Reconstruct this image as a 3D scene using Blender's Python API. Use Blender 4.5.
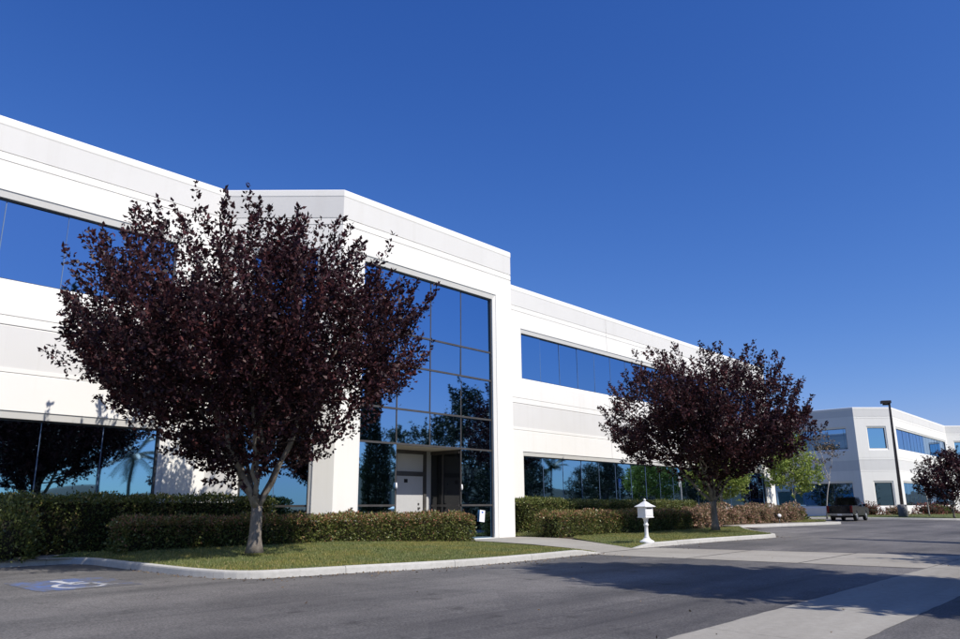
import bpy, math, random
import numpy as np
from mathutils import Vector, Matrix

scene = bpy.context.scene
for _o in list(bpy.data.objects):
    bpy.data.objects.remove(_o)
COL = scene.collection

# ------------------------------------------------------------------ camera
# site frame: x runs along the facade, y runs into the building, z up (metres)
cam_data = bpy.data.cameras.new('camera')
cam_data.sensor_width = 36.0
cam_data.lens = 750.0 / 960.0 * 36.0
cam_data.clip_start = 0.1
cam_data.clip_end = 9000.0
cam = bpy.data.objects.new('camera', cam_data)
COL.objects.link(cam)
HEAD, PITCH, ROLL = math.radians(41.6), math.atan((509 - 319.5) / 750.0), math.radians(-0.5)
_f = Vector((math.cos(HEAD) * math.cos(PITCH), math.sin(HEAD) * math.cos(PITCH), math.sin(PITCH)))
_r0 = Vector((math.sin(HEAD), -math.cos(HEAD), 0.0))
_u0 = _r0.cross(_f)
_r = _r0 * math.cos(ROLL) + _u0 * math.sin(ROLL)
_u = _u0 * math.cos(ROLL) - _r0 * math.sin(ROLL)
CAMPOS = Vector((0, 0, 1.6))
cam.matrix_world = Matrix(((_r.x, _u.x, -_f.x, CAMPOS.x), (_r.y, _u.y, -_f.y, CAMPOS.y),
                           (_r.z, _u.z, -_f.z, CAMPOS.z), (0, 0, 0, 1)))
scene.camera = cam

# ------------------------------------------------------------------ sky, sun, exposure
SUN_EL = math.radians(47.0)
SH = Vector((-0.07, 0.998, 0)).normalized()          # direction in which shadows fall
world = bpy.data.worlds.new('World')
scene.world = world
world.use_nodes = True
nt = world.node_tree
bg = nt.nodes['Background']
sky = nt.nodes.new('ShaderNodeTexSky')
sky.sky_type = 'NISHITA'
sky.sun_disc = False
sky.sun_elevation = SUN_EL
sky.sun_rotation = math.atan2(-SH.x, -SH.y)
sky.altitude = 50
sky.air_density = 1.0
sky.dust_density = 0.3
sky.ozone_density = 10.0
# camera colour response to the clear sky: one power curve per channel over the whole sky
_sep = nt.nodes.new('ShaderNodeSeparateColor'); _com = nt.nodes.new('ShaderNodeCombineColor')
nt.links.new(sky.outputs[0], _sep.inputs[0])
_ch = []
for _i, (_e, _k) in enumerate(((1.5, 0.54), (1.12, 0.60), (0.8, 1.2))):
    _p = nt.nodes.new('ShaderNodeMath'); _p.operation = 'POWER'; _p.inputs[1].default_value = _e
    _m = nt.nodes.new('ShaderNodeMath'); _m.operation = 'MULTIPLY'; _m.inputs[1].default_value = _k
    nt.links.new(_sep.outputs[_i], _p.inputs[0]); nt.links.new(_p.outputs[0], _m.inputs[0]); _ch.append(_m.outputs[0])
_g = nt.nodes.new('ShaderNodeMath'); _g.operation = 'MULTIPLY'; _g.inputs[1].default_value = 0.68
_n = nt.nodes.new('ShaderNodeMath'); _n.operation = 'MINIMUM'
nt.links.new(_ch[1], _g.inputs[0]); nt.links.new(_ch[0], _n.inputs[0]); nt.links.new(_g.outputs[0], _n.inputs[1])
nt.links.new(_n.outputs[0], _com.inputs[0]); nt.links.new(_ch[1], _com.inputs[1]); nt.links.new(_ch[2], _com.inputs[2])
nt.links.new(_com.outputs[0], bg.inputs['Color'])
bg.inputs['Strength'].default_value = 0.12
sun_data = bpy.data.lights.new('sun', 'SUN')
sun_data.energy = 4.2
sun_data.angle = math.radians(0.53)
sun_data.color = (1.0, 0.955, 0.89)
sun = bpy.data.objects.new('sun', sun_data)
COL.objects.link(sun)
_sd = Vector((SH.x * math.cos(SUN_EL), SH.y * math.cos(SUN_EL), -math.sin(SUN_EL)))
sun.rotation_euler = _sd.to_track_quat('-Z', 'Y').to_euler()
sun.location = (0, -20, 40)
scene.view_settings.view_transform = 'Standard'
scene.view_settings.look = 'None'
scene.view_settings.exposure = 0.34
scene.view_settings.gamma = 1.0
scene.view_settings.use_curve_mapping = False

# ------------------------------------------------------------------ helpers
def gz(y):
    return 0.0215 * min(max(y, 0.0), 21.5)

def tag(o, label=None, cat=None, group=None, kind=None):
    if label: o['label'] = label
    if cat: o['category'] = cat
    if group: o['group'] = group
    if kind: o['kind'] = kind
    return o

def link(o, parent=None):
    COL.objects.link(o)
    if parent is not None:
        o.parent = parent
    return o

def empty(name, loc=(0, 0, 0), rz=0.0, parent=None):
    o = bpy.data.objects.new(name, None)
    o.empty_display_size = 0.3
    o.location = loc
    o.rotation_euler = (0, 0, rz)
    return link(o, parent)

class MB:
    def __init__(self):
        self.v = []; self.f = []; self.smooth = []
    def quad(self, a, b, c, d, sm=False):
        n = len(self.v); self.v += [tuple(a), tuple(b), tuple(c), tuple(d)]
        self.f.append((n, n + 1, n + 2, n + 3)); self.smooth.append(sm)
    def poly(self, pts, sm=False):
        n = len(self.v); self.v += [tuple(p) for p in pts]
        self.f.append(tuple(range(n, n + len(pts)))); self.smooth.append(sm)
    def box(self, x0, x1, y0, y1, z0, z1):
        p = [(x0, y0, z0), (x1, y0, z0), (x1, y1, z0), (x0, y1, z0), (x0, y0, z1), (x1, y0, z1), (x1, y1, z1), (x0, y1, z1)]
        n = len(self.v); self.v += p
        for q in ((3, 2, 1, 0), (4, 5, 6, 7), (0, 1, 5, 4), (1, 2, 6, 5), (2, 3, 7, 6), (3, 0, 4, 7)):
            self.f.append(tuple(n + i for i in q)); self.smooth.append(False)
        return self
    def prism(self, poly, axis, a, b):
        """extrude a 2-D polygon along axis ('x','y','z') from a to b"""
        def P(p, t):
            return {'x': (t, p[0], p[1]), 'y': (p[0], t, p[1]), 'z': (p[0], p[1], t)}[axis]
        n = len(poly)
        A = [P(p, a) for p in poly]; B = [P(p, b) for p in poly]
        self.poly(A); self.poly(B[::-1])
        for i in range(n):
            j = (i + 1) % n
            self.quad(A[j], A[i], B[i], B[j])
        return self
    def tube(self, pts, rad, seg=8, cap=True):
        pts = [Vector(p) for p in pts]
        base = len(self.v)
        up = Vector((0.31, 0.17, 0.93))
        for i, p in enumerate(pts):
            t = (pts[min(i + 1, len(pts) - 1)] - pts[max(i - 1, 0)]).normalized()
            if abs(t.dot(up)) > 0.97: up = Vector((1, 0.1, 0))
            a = t.cross(up).normalized(); b = t.cross(a)
            for k in range(seg):
                w = 2 * math.pi * k / seg
                self.v.append(tuple(p + (a * math.cos(w) + b * math.sin(w)) * rad[i]))
        for i in range(len(pts) - 1):
            for k in range(seg):
                k2 = (k + 1) % seg
                self.f.append((base + i * seg + k, base + (i + 1) * seg + k, base + (i + 1) * seg + k2, base + i * seg + k2)); self.smooth.append(True)
        if cap:
            self.f.append(tuple(base + k for k in range(seg))); self.smooth.append(False)
            self.f.append(tuple(base + (len(pts) - 1) * seg + k for k in range(seg))[::-1]); self.smooth.append(False)
        return self
    def lathe(self, prof, c=(0, 0, 0), seg=16, sm=True):
        base = len(self.v)
        for r, z in prof:
            for k in range(seg):
                w = 2 * math.pi * k / seg
                self.v.append((c[0] + r * math.cos(w), c[1] + r * math.sin(w), c[2] + z))
        for i in range(len(prof) - 1):
            for k in range(seg):
                k2 = (k + 1) % seg
                self.f.append((base + i * seg + k, base + i * seg + k2, base + (i + 1) * seg + k2, base + (i + 1) * seg + k)); self.smooth.append(sm)
        self.f.append(tuple(base + (len(prof) - 1) * seg + k for k in range(seg))); self.smooth.append(False)
        self.f.append(tuple(base + k for k in range(seg))[::-1]); self.smooth.append(False)
        return self
    def build(self, name, mat, parent=None, bevel=0.0):
        me = bpy.data.meshes.new(name)
        me.from_pydata(self.v, [], self.f)
        me.polygons.foreach_set('use_smooth', self.smooth)
        if mat: me.materials.append(mat)
        me.update()
        o = bpy.data.objects.new(name, me)
        link(o, parent)
        if bevel:
            b = o.modifiers.new('bevel', 'BEVEL'); b.width = bevel; b.segments = 2; b.limit_method = 'ANGLE'
        return o

def np_mesh(name, verts, quads, mat, parent=None, smooth=False):
    me = bpy.data.meshes.new(name)
    nv, nq = len(verts), len(quads)
    me.vertices.add(nv); me.vertices.foreach_set('co', np.ascontiguousarray(verts, dtype=np.float32).ravel())
    k = quads.shape[1]
    me.loops.add(nq * k); me.loops.foreach_set('vertex_index', np.ascontiguousarray(quads, dtype=np.int32).ravel())
    me.polygons.add(nq)
    me.polygons.foreach_set('loop_start', np.arange(0, nq * k, k, dtype=np.int32))
    me.polygons.foreach_set('loop_total', np.full(nq, k, dtype=np.int32))
    if smooth: me.polygons.foreach_set('use_smooth', np.ones(nq, dtype=bool))
    if mat: me.materials.append(mat)
    me.update(calc_edges=True); me.validate()
    o = bpy.data.objects.new(name, me)
    return link(o, parent)

# ------------------------------------------------------------------ materials
def new_mat(name):
    m = bpy.data.materials.new(name); m.use_nodes = True
    t = m.node_tree; b = t.nodes['Principled BSDF']
    return m, t, b

def N(t, kind, **kw):
    n = t.nodes.new(kind)
    for k, v in kw.items():
        if k.startswith('_'): setattr(n, k[1:], v)
        else: n.inputs[k.replace('__', ' ')].default_value = v
    return n

def ramp(t, stops, src=None):
    r = t.nodes.new('ShaderNodeValToRGB')
    el = r.color_ramp.elements
    while len(el) < len(stops): el.new(0.5)
    for e, (p, c) in zip(el, stops):
        e.position = p; e.color = (c[0], c[1], c[2], 1)
    if src is not None: t.links.new(src, r.inputs['Fac'])
    return r

def obj_coord(t):
    g = t.nodes.new('ShaderNodeNewGeometry')
    return g.outputs['Position']

def noise(t, scale, detail=4.0, rough=0.55, vec=None, stretch=None):
    n = t.nodes.new('ShaderNodeTexNoise')
    n.inputs['Scale'].default_value = scale; n.inputs['Detail'].default_value = detail; n.inputs['Roughness'].default_value = rough
    v = vec or obj_coord(t)
    if stretch:
        mp = t.nodes.new('ShaderNodeMapping'); mp.inputs['Scale'].default_value = stretch
        t.links.new(v, mp.inputs['Vector']); v = mp.outputs[0]
    t.links.new(v, n.inputs['Vector'])
    return n.outputs['Fac']

def mix(t, fac, a, b, mode='MIX'):
    m = t.nodes.new('ShaderNodeMix'); m.data_type = 'RGBA'; m.blend_type = mode
    if isinstance(fac, (int, float)): m.inputs[0].default_value = fac
    else: t.links.new(fac, m.inputs[0])
    for sock, v in ((m.inputs[6], a), (m.inputs[7], b)):
        if isinstance(v, (tuple, list)): sock.default_value = (*v[:3], 1)
        else: t.links.new(v, sock)
    return m.outputs[2]

def bump(t, b, height, strength=0.3, dist=0.01):
    n = t.nodes.new('ShaderNodeBump'); n.inputs['Strength'].default_value = strength; n.inputs['Distance'].default_value = dist
    t.links.new(height, n.inputs['Height']); t.links.new(n.outputs[0], b.inputs['Normal'])

def mottled(name, c0, c1, scale=1.0, rough=0.8, fine=40.0, fine_amt=0.15, bump_s=0.2, bump_d=0.004, spec=0.3, stretch=None):
    m, t, b = new_mat(name)
    n1 = noise(t, scale, 5, stretch=stretch)
    r1 = ramp(t, [(0.3, c0), (0.7, c1)], n1)
    n2 = noise(t, fine, 3)
    r2 = ramp(t, [(0.25, (1 - fine_amt,) * 3), (0.75, (1 + fine_amt,) * 3)], n2)
    col = mix(t, 1.0, r1.outputs[0], r2.outputs[0], 'MULTIPLY')
    t.links.new(col, b.inputs['Base Color'])
    b.inputs['Roughness'].default_value = rough
    b.inputs['Specular IOR Level'].default_value = spec
    if bump_s: bump(t, b, n2, bump_s, bump_d)
    return m

def wall_mat(name, base, dirt):
    """painted concrete: faint trowel mottling and rain streaks running down the face"""
    m, t, b = new_mat(name)
    n1 = noise(t, 0.55, 5)
    n2 = noise(t, 1.0, 5, 0.6, stretch=(2.6, 2.6, 0.12))
    r1 = ramp(t, [(0.35, tuple(c * 0.965 for c in base)), (0.7, base)], n1)
    r2 = ramp(t, [(0.52, (1, 1, 1)), (0.8, dirt)], n2)
    col = mix(t, 1.0, r1.outputs[0], r2.outputs[0], 'MULTIPLY')
    t.links.new(col, b.inputs['Base Color'])
    b.inputs['Roughness'].default_value = 0.75
    b.inputs['Specular IOR Level'].default_value = 0.25
    bump(t, b, noise(t, 60, 4), 0.12, 0.004)
    return m

M = {}
M['white'] = wall_mat('white_wall_paint', (0.82, 0.795, 0.735), (0.95, 0.945, 0.93))
M['grey'] = wall_mat('grey_wall_paint', (0.69, 0.672, 0.632), (0.95, 0.945, 0.935))
M['metal'] = mottled('bronze_aluminium', (0.055, 0.05, 0.047), (0.075, 0.07, 0.066), 3, 0.4, 60, 0.05, 0, spec=0.5)
M['joint'] = mottled('glazing_joint', (0.10, 0.15, 0.25), (0.12, 0.18, 0.28), 3, 0.4, 60, 0.05, 0, spec=0.5)
M['alu'] = mottled('grey_aluminium', (0.26, 0.28, 0.31), (0.32, 0.34, 0.37), 3, 0.45, 60, 0.05, 0, spec=0.5)
M['roof'] = mottled('roof_membrane', (0.35, 0.34, 0.33), (0.42, 0.41, 0.4), 0.5, 0.9)
M['soffit'] = mottled('beige_soffit', (0.5, 0.45, 0.37), (0.55, 0.5, 0.42), 1.5, 0.8)
M['door'] = mottled('grey_door_paint', (0.46, 0.455, 0.44), (0.5, 0.495, 0.48), 1.5, 0.6, 30, 0.04, 0)
M['paper'] = mottled('paper', (0.78, 0.78, 0.78), (0.82, 0.82, 0.82), 3, 0.7, 30, 0.03, 0)
M['plastic_white'] = mottled('white_enamel', (0.74, 0.73, 0.71), (0.8, 0.79, 0.77), 4, 0.45, 30, 0.06, 0.05, spec=0.4)
M['black'] = mottled('black_rubber', (0.012, 0.012, 0.013), (0.02, 0.02, 0.02), 4, 0.6, 40, 0.1, 0)
M['blue_paint'] = mottled('blue_sign_paint', (0.03, 0.1, 0.42), (0.04, 0.13, 0.5), 4, 0.5, 30, 0.06, 0)

# coated window glass: mirror-like, blue tint, faintly wavy
def glass_mat(name, tint):
    m, t, b = new_mat(name)
    oi = t.nodes.new('ShaderNodeObjectInfo')
    rr = ramp(t, [(0.0, tuple(c * 0.94 for c in tint)), (1.0, tint)], oi.outputs['Random'])
    t.links.new(rr.outputs[0], b.inputs['Base Color'])
    b.inputs['Metallic'].default_value = 1.0
    b.inputs['Roughness'].default_value = 0.02
    b.inputs['Specular Tint'].default_value = (0.75, 0.85, 1.0, 1)
    bump(t, b, noise(t, 0.8, 1.0, 0.4), 0.03, 0.02)
    return m
M['dark_glass'] = mottled('dark_door_glass', (0.012, 0.014, 0.016), (0.016, 0.018, 0.02), 2, 0.05, 20, 0.02, 0, spec=0.5)
M['glass'] = glass_mat('blue_reflective_glass', (0.25, 0.42, 0.61))

def asphalt_mat():
    m, t, b = new_mat('asphalt')
    big = noise(t, 0.16, 5, 0.6)
    lanes = noise(t, 0.5, 4, 0.6, stretch=(0.14, 1.3, 1))
    fine = noise(t, 32, 4, 0.75)
    mid = noise(t, 2.3, 5, 0.65)
    r1 = ramp(t, [(0.36, (0.09, 0.085, 0.082)), (0.5, (0.115, 0.109, 0.104)), (0.64, (0.15, 0.141, 0.133))], big)
    r2 = ramp(t, [(0.38, (0.72, 0.72, 0.73)), (0.5, (0.97, 0.97, 0.97)), (0.62, (1.22, 1.21, 1.2))], lanes)
    r3 = ramp(t, [(0.36, (0.6, 0.6, 0.6)), (0.5, (1, 1, 1)), (0.64, (1.55, 1.53, 1.5))], fine)
    r4 = ramp(t, [(0.25, (0.86, 0.85, 0.85)), (0.7, (1.07, 1.07, 1.07))], mid)
    c = mix(t, 1.0, r1.outputs[0], r2.outputs[0], 'MULTIPLY')
    c = mix(t, 1.0, c, r3.outputs[0], 'MULTIPLY')
    c = mix(t, 1.0, c, r4.outputs[0], 'MULTIPLY')
    # hairline cracks
    vo = t.nodes.new('ShaderNodeTexVoronoi'); vo.feature = 'DISTANCE_TO_EDGE'; vo.inputs['Scale'].default_value = 0.23
    wv = t.nodes.new('ShaderNodeVectorMath'); wv.operation = 'MULTIPLY_ADD'
    nz = t.nodes.new('ShaderNodeTexNoise'); nz.inputs['Scale'].default_value = 1.4; nz.inputs['Detail'].default_value = 6
    pos = obj_coord(t)
    t.links.new(pos, nz.inputs['Vector'])
    t.links.new(nz.outputs['Color'], wv.inputs[0]); wv.inputs[1].default_value = (1.1, 1.1, 0); t.links.new(pos, wv.inputs[2])
    t.links.new(wv.outputs[0], vo.inputs['Vector'])
    rc = ramp(t, [(0.0, (0.62, 0.62, 0.62)), (0.004, (1, 1, 1))], vo.outputs['Distance'])
    c = mix(t, 0.7, c, mix(t, 1.0, c, rc.outputs[0], 'MULTIPLY'))
    # oil drips, long scuffs and a few resealed patches
    sp = noise(t, 1.7, 2, 0.5); rs = ramp(t, [(0.66, (1, 1, 1)), (0.74, (0.62, 0.61, 0.6))], sp)
    c = mix(t, 1.0, c, rs.outputs[0], 'MULTIPLY')
    sc = noise(t, 0.9, 3, 0.5, stretch=(0.05, 2.6, 1)); rq = ramp(t, [(0.6, (1, 1, 1)), (0.68, (0.78, 0.78, 0.79)), (0.74, (1, 1, 1))], sc)
    c = mix(t, 1.0, c, rq.outputs[0], 'MULTIPLY')
    pv = t.nodes.new('ShaderNodeTexVoronoi'); pv.distance = 'CHEBYCHEV'; pv.inputs['Scale'].default_value = 0.11
    t.links.new(pos, pv.inputs['Vector'])
    rp = ramp(t, [(0.0, (0.86, 0.86, 0.87)), (0.28, (1, 1, 1)), (0.75, (1.06, 1.05, 1.04))], pv.outputs['Color']); rp.color_ramp.interpolation = 'CONSTANT'
    c = mix(t, 1.0, c, rp.outputs[0], 'MULTIPLY')
    t.links.new(c, b.inputs['Base Color'])
    b.inputs['Roughness'].default_value = 0.82
    b.inputs['Specular IOR Level'].default_value = 0.35
    bump(t, b, fine, 0.5, 0.01)
    return m
M['asphalt'] = asphalt_mat()

def concrete_mat(name, c0, c1, jx=None, streak=(0.5, 0.5, 0.5)):
    m, t, b = new_mat(name)
    n1 = noise(t, 0.6, 6, 0.6, stretch=streak)
    n2 = noise(t, 9, 5, 0.65)
    n3 = noise(t, 70, 3)
    r1 = ramp(t, [(0.3, c0), (0.72, c1)], n1)
    r2 = ramp(t, [(0.25, (0.86, 0.855, 0.84)), (0.7, (1.05, 1.05, 1.05))], n2)
    r3 = ramp(t, [(0.22, (0.8, 0.8, 0.8)), (0.45, (1, 1, 1)), (0.8, (1.06, 1.06, 1.06))], n3)
    c = mix(t, 1.0, r1.outputs[0], r2.outputs[0], 'MULTIPLY')
    c = mix(t, 1.0, c, r3.outputs[0], 'MULTIPLY')
    t.links.new(c, b.inputs['Base Color'])
    b.inputs['Roughness'].default_value = 0.85
    b.inputs['Specular IOR Level'].default_value = 0.25
    bump(t, b, n3, 0.3, 0.005)
    return m
M['concrete'] = concrete_mat('concrete', (0.28, 0.255, 0.215), (0.37, 0.345, 0.3))
M['kerb'] = concrete_mat('kerb_concrete', (0.4, 0.385, 0.35), (0.54, 0.525, 0.49))
M['gutter'] = concrete_mat('gutter_concrete', (0.25, 0.232, 0.2), (0.35, 0.33, 0.29), streak=(0.2, 1.6, 1))
M['soil'] = mottled('bark_mulch', (0.06, 0.045, 0.03), (0.12, 0.09, 0.06), 3, 0.95, 30, 0.4, 0.6, 0.03)
M['earth'] = mottled('dry_earth', (0.16, 0.14, 0.09), (0.22, 0.19, 0.12), 0.05, 0.95, 1.5, 0.2, 0.2, 0.05)
M['turf'] = mottled('turf', (0.07, 0.095, 0.026), (0.11, 0.13, 0.042), 1.3, 0.95, 25, 0.35, 0.4, 0.03)
M['hill'] = mottled('hill_scrub', (0.05, 0.06, 0.04), (0.09, 0.09, 0.06), 0.01, 0.95, 0.05, 0.25, 0)

def leaf_mat(name, stops, rough=0.5, transl=0.2, spec=0.4, patch=None):
    """leaf colours vary from leaf to leaf (one mesh island each)"""
    m, t, b = new_mat(name)
    g = t.nodes.new('ShaderNodeNewGeometry')
    r = ramp(t, stops, g.outputs['Random Per Island'])
    col = r.outputs[0]
    if patch:
        n = noise(t, patch[0], 3)
        col = mix(t, ramp(t, [(0.42, (0, 0, 0)), (0.62, (1, 1, 1))], n).outputs[0], col, mix(t, 1.0, col, patch[1], 'MULTIPLY'))
    t.links.new(col, b.inputs['Base Color'])
    b.inputs['Roughness'].default_value = rough
    b.inputs['Specular IOR Level'].default_value = spec
    tr = t.nodes.new('ShaderNodeBsdfTranslucent')
    t.links.new(col, tr.inputs['Color'])
    mx = t.nodes.new('ShaderNodeMixShader'); mx.inputs[0].default_value = transl
    out = t.nodes['Material Output']
    t.links.new(b.outputs[0], mx.inputs[1]); t.links.new(tr.outputs[0], mx.inputs[2]); t.links.new(mx.outputs[0], out.inputs['Surface'])
    return m
M['plum'] = leaf_mat('plum_leaf', [(0.0, (0.018, 0.008, 0.011)), (0.5, (0.034, 0.014, 0.018)), (0.85, (0.055, 0.02, 0.024)), (1.0, (0.095, 0.034, 0.032))], 0.5, 0.25, 0.3, patch=(1.1, (1.55, 1.35, 1.3)))
M['hedge_green'] = leaf_mat('hedge_leaf', [(0.0, (0.06, 0.078, 0.02)), (0.5, (0.12, 0.145, 0.036)), (0.9, (0.19, 0.21, 0.055)), (1.0, (0.26, 0.17, 0.075))], 0.45, 0.2)
M['hedge_red'] = leaf_mat('red_tip_leaf', [(0.0, (0.09, 0.1, 0.028)), (0.35, (0.16, 0.165, 0.045)), (0.6, (0.23, 0.2, 0.06)), (0.74, (0.32, 0.15, 0.085)), (1.0, (0.46, 0.22, 0.14))], 0.42, 0.2)
M['pink_leaf'] = leaf_mat('pink_tip_leaf', [(0.0, (0.12, 0.13, 0.045)), (0.35, (0.22, 0.18, 0.085)), (0.6, (0.34, 0.2, 0.14)), (1.0, (0.48, 0.29, 0.21))], 0.5, 0.2)
M['red_shrub'] = leaf_mat('red_shrub_leaf', [(0.0, (0.06, 0.05, 0.02)), (0.4, (0.14, 0.05, 0.035)), (1.0, (0.25, 0.07, 0.05))], 0.5, 0.2)
M['lime'] = leaf_mat('young_leaf', [(0.0, (0.14, 0.2, 0.03)), (0.6, (0.24, 0.31, 0.06)), (1.0, (0.36, 0.4, 0.11))], 0.45, 0.35)
M['brown_leaf'] = leaf_mat('brown_bud', [(0.0, (0.1, 0.075, 0.045)), (1.0, (0.2, 0.14, 0.08))], 0.6, 0.2)
M['dark_leaf'] = leaf_mat('dark_evergreen_leaf', [(0.0, (0.02, 0.03, 0.014)), (0.6, (0.035, 0.05, 0.022)), (1.0, (0.06, 0.075, 0.03))], 0.5, 0.15)
M['gum_leaf'] = leaf_mat('gum_leaf', [(0.0, (0.04, 0.06, 0.03)), (1.0, (0.09, 0.12, 0.06))], 0.5, 0.2)
M['palm_leaf'] = leaf_mat('palm_leaf', [(0.0, (0.03, 0.05, 0.015)), (1.0, (0.08, 0.11, 0.04))], 0.45, 0.15)
M['grass'] = leaf_mat('grass_blade', [(0.0, (0.115, 0.15, 0.042)), (0.5, (0.18, 0.215, 0.07)), (0.85, (0.25, 0.255, 0.105)), (1.0, (0.4, 0.345, 0.19))], 0.6, 0.25, 0.25, patch=(0.9, (1.4, 1.15, 0.95)))
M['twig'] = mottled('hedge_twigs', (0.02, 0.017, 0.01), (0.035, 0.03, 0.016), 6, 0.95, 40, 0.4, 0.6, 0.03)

def bark_mat(name, c0, c1):
    m, t, b = new_mat(name)
    n1 = noise(t, 5, 6, 0.7, stretch=(1, 1, 0.35))
    n2 = noise(t, 26, 5, 0.7, stretch=(1, 1, 0.3))
    r = ramp(t, [(0.3, c0), (0.68, c1)], n1)
    r2 = ramp(t, [(0.3, (0.72, 0.7, 0.68)), (0.6, (1.05, 1.05, 1.05))], n2)
    t.links.new(mix(t, 1.0, r.outputs[0], r2.outputs[0], 'MULTIPLY'), b.inputs['Base Color'])
    b.inputs['Roughness'].default_value = 0.85
    b.inputs['Specular IOR Level'].default_value = 0.2
    bump(t, b, n2, 0.6, 0.02)
    return m
M['bark'] = bark_mat('plum_bark', (0.13, 0.105, 0.085), (0.3, 0.265, 0.225))
M['plum_twig'] = bark_mat('plum_twig', (0.035, 0.02, 0.018), (0.07, 0.045, 0.04))
M['pale_bark'] = bark_mat('pale_bark', (0.3, 0.28, 0.25), (0.5, 0.48, 0.44))
M['palm_bark'] = bark_mat('palm_bark', (0.1, 0.085, 0.065), (0.2, 0.17, 0.13))

# ------------------------------------------------------------------ ground, road, kerbs
def ground_sheet():
    ys = [-4000, -1500, -500, -120, -40, 0, 21.5, 40, 120, 500, 1500, 4000]
    xs = [-4000, -1200, -300, -60, 0, 60, 150, 300, 1200, 4000]
    mb = MB()
    for i in range(len(xs) - 1):
        for j in range(len(ys) - 1):
            P = [(xs[i], ys[j]), (xs[i + 1], ys[j]), (xs[i + 1], ys[j + 1]), (xs[i], ys[j + 1])]
            mb.quad(*[(x, y, gz(y) - 0.03) for x, y in P])
    return tag(mb.build('ground', M['earth']), kind='structure')
ground_sheet()

def slope_rect(name, mat, x0, x1, y0, y1, dz):
    mb = MB()
    ys = sorted(set([y0, y1] + [v for v in (0.0, 21.5) if y0 < v < y1]))
    for a, b in zip(ys[:-1], ys[1:]):
        mb.quad((x0, a, gz(a) + dz), (x1, a, gz(a) + dz), (x1, b, gz(b) + dz), (x0, b, gz(b) + dz))
    return tag(mb.build(name, mat), kind='structure')
slope_rect('road', M['asphalt'], -60, 160, -0.1, 23.0, 0.0)

def gutter():
    """concrete valley gutter along the drive, slab by slab, with narrow joints"""
    root = empty('gutter'); tag(root, kind='structure')
    x = -24.0; rnd = random.Random(4)
    def ye(x, side):   # slightly wandering edges where asphalt laps over the concrete
        return (4.66 if side else 2.96) + 0.008 * math.sin(x * 2.9 + side) + 0.01 * math.sin(x * 9.3 + side * 2)
    while x < 96:
        w = 3.05
        mb = MB(); n = 8; dz = 0.004 + rnd.uniform(0, 0.002)
        for k in range(n):
            a = x + 0.006 + (w - 0.012) * k / n; b = x + 0.006 + (w - 0.012) * (k + 1) / n
            for (p, q, h0, h1) in ((0, 0.5, 0, -0.0), (0.5, 1, -0.0, 0)):
                ya0 = ye(a, 0) + (ye(a, 1) - ye(a, 0)) * p; ya1 = ye(a, 0) + (ye(a, 1) - ye(a, 0)) * q
                yb0 = ye(b, 0) + (ye(b, 1) - ye(b, 0)) * p; yb1 = ye(b, 0) + (ye(b, 1) - ye(b, 0)) * q
                mb.quad((a, ya0, gz(ya0) + dz + h0), (b, yb0, gz(yb0) + dz + h0), (b, yb1, gz(yb1) + dz + h1), (a, ya1, gz(ya1) + dz + h1))
        mb.build('slab', M['gutter'], root)
        x += w
gutter()

def cross_gutter():
    root = empty('apron'); tag(root, kind='structure')
    L0, L1 = (19.2, 12.95), (21.5, 4.68)
    R0, R1 = (23.4, 13.1), (27.2, 4.68)
    n = 3
    for i in range(n):
        for j in range(2):
            def P(u, v):
                a = Vector(L0).lerp(Vector(L1), v); b = Vector(R0).lerp(Vector(R1), v)
                q = a.lerp(b, u); return (q.x, q.y, gz(q.y) + 0.008)
            g = 0.0035
            u0, u1, v0, v1 = j / 2 + g * (j > 0), (j + 1) / 2 - g * (j < 1), i / n + g * (i > 0), (i + 1) / n - g * (i < n - 1)
            mb = MB(); mb.quad(P(u0, v1), P(u1, v1), P(u1, v0), P(u0, v0))
            mb.build('slab', M['concrete'], root)
cross_gutter()

def resample(pts, n):
    pts = [Vector(p) for p in pts]
    d = [0]
    for a, b in zip(pts[:-1], pts[1:]): d.append(d[-1] + (b - a).length)
    out = []
    for k in range(n):
        s = d[-1] * k / (n - 1); i = 0
        while i < len(d) - 2 and d[i + 1] < s: i += 1
        t = (s - d[i]) / max(d[i + 1] - d[i], 1e-6)
        out.append(pts[i].lerp(pts[i + 1], min(max(t, 0), 1)))
    return out

def smooth_line(pts, it=2):
    for _ in range(it):
        q = [pts[0]]
        for a, b in zip(pts[:-1], pts[1:]):
            q.append((a[0] * .75 + b[0] * .25, a[1] * .75 + b[1] * .25)); q.append((a[0] * .25 + b[0] * .75, a[1] * .25 + b[1] * .75))
        q.append(pts[-1]); pts = q
    return pts

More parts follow.
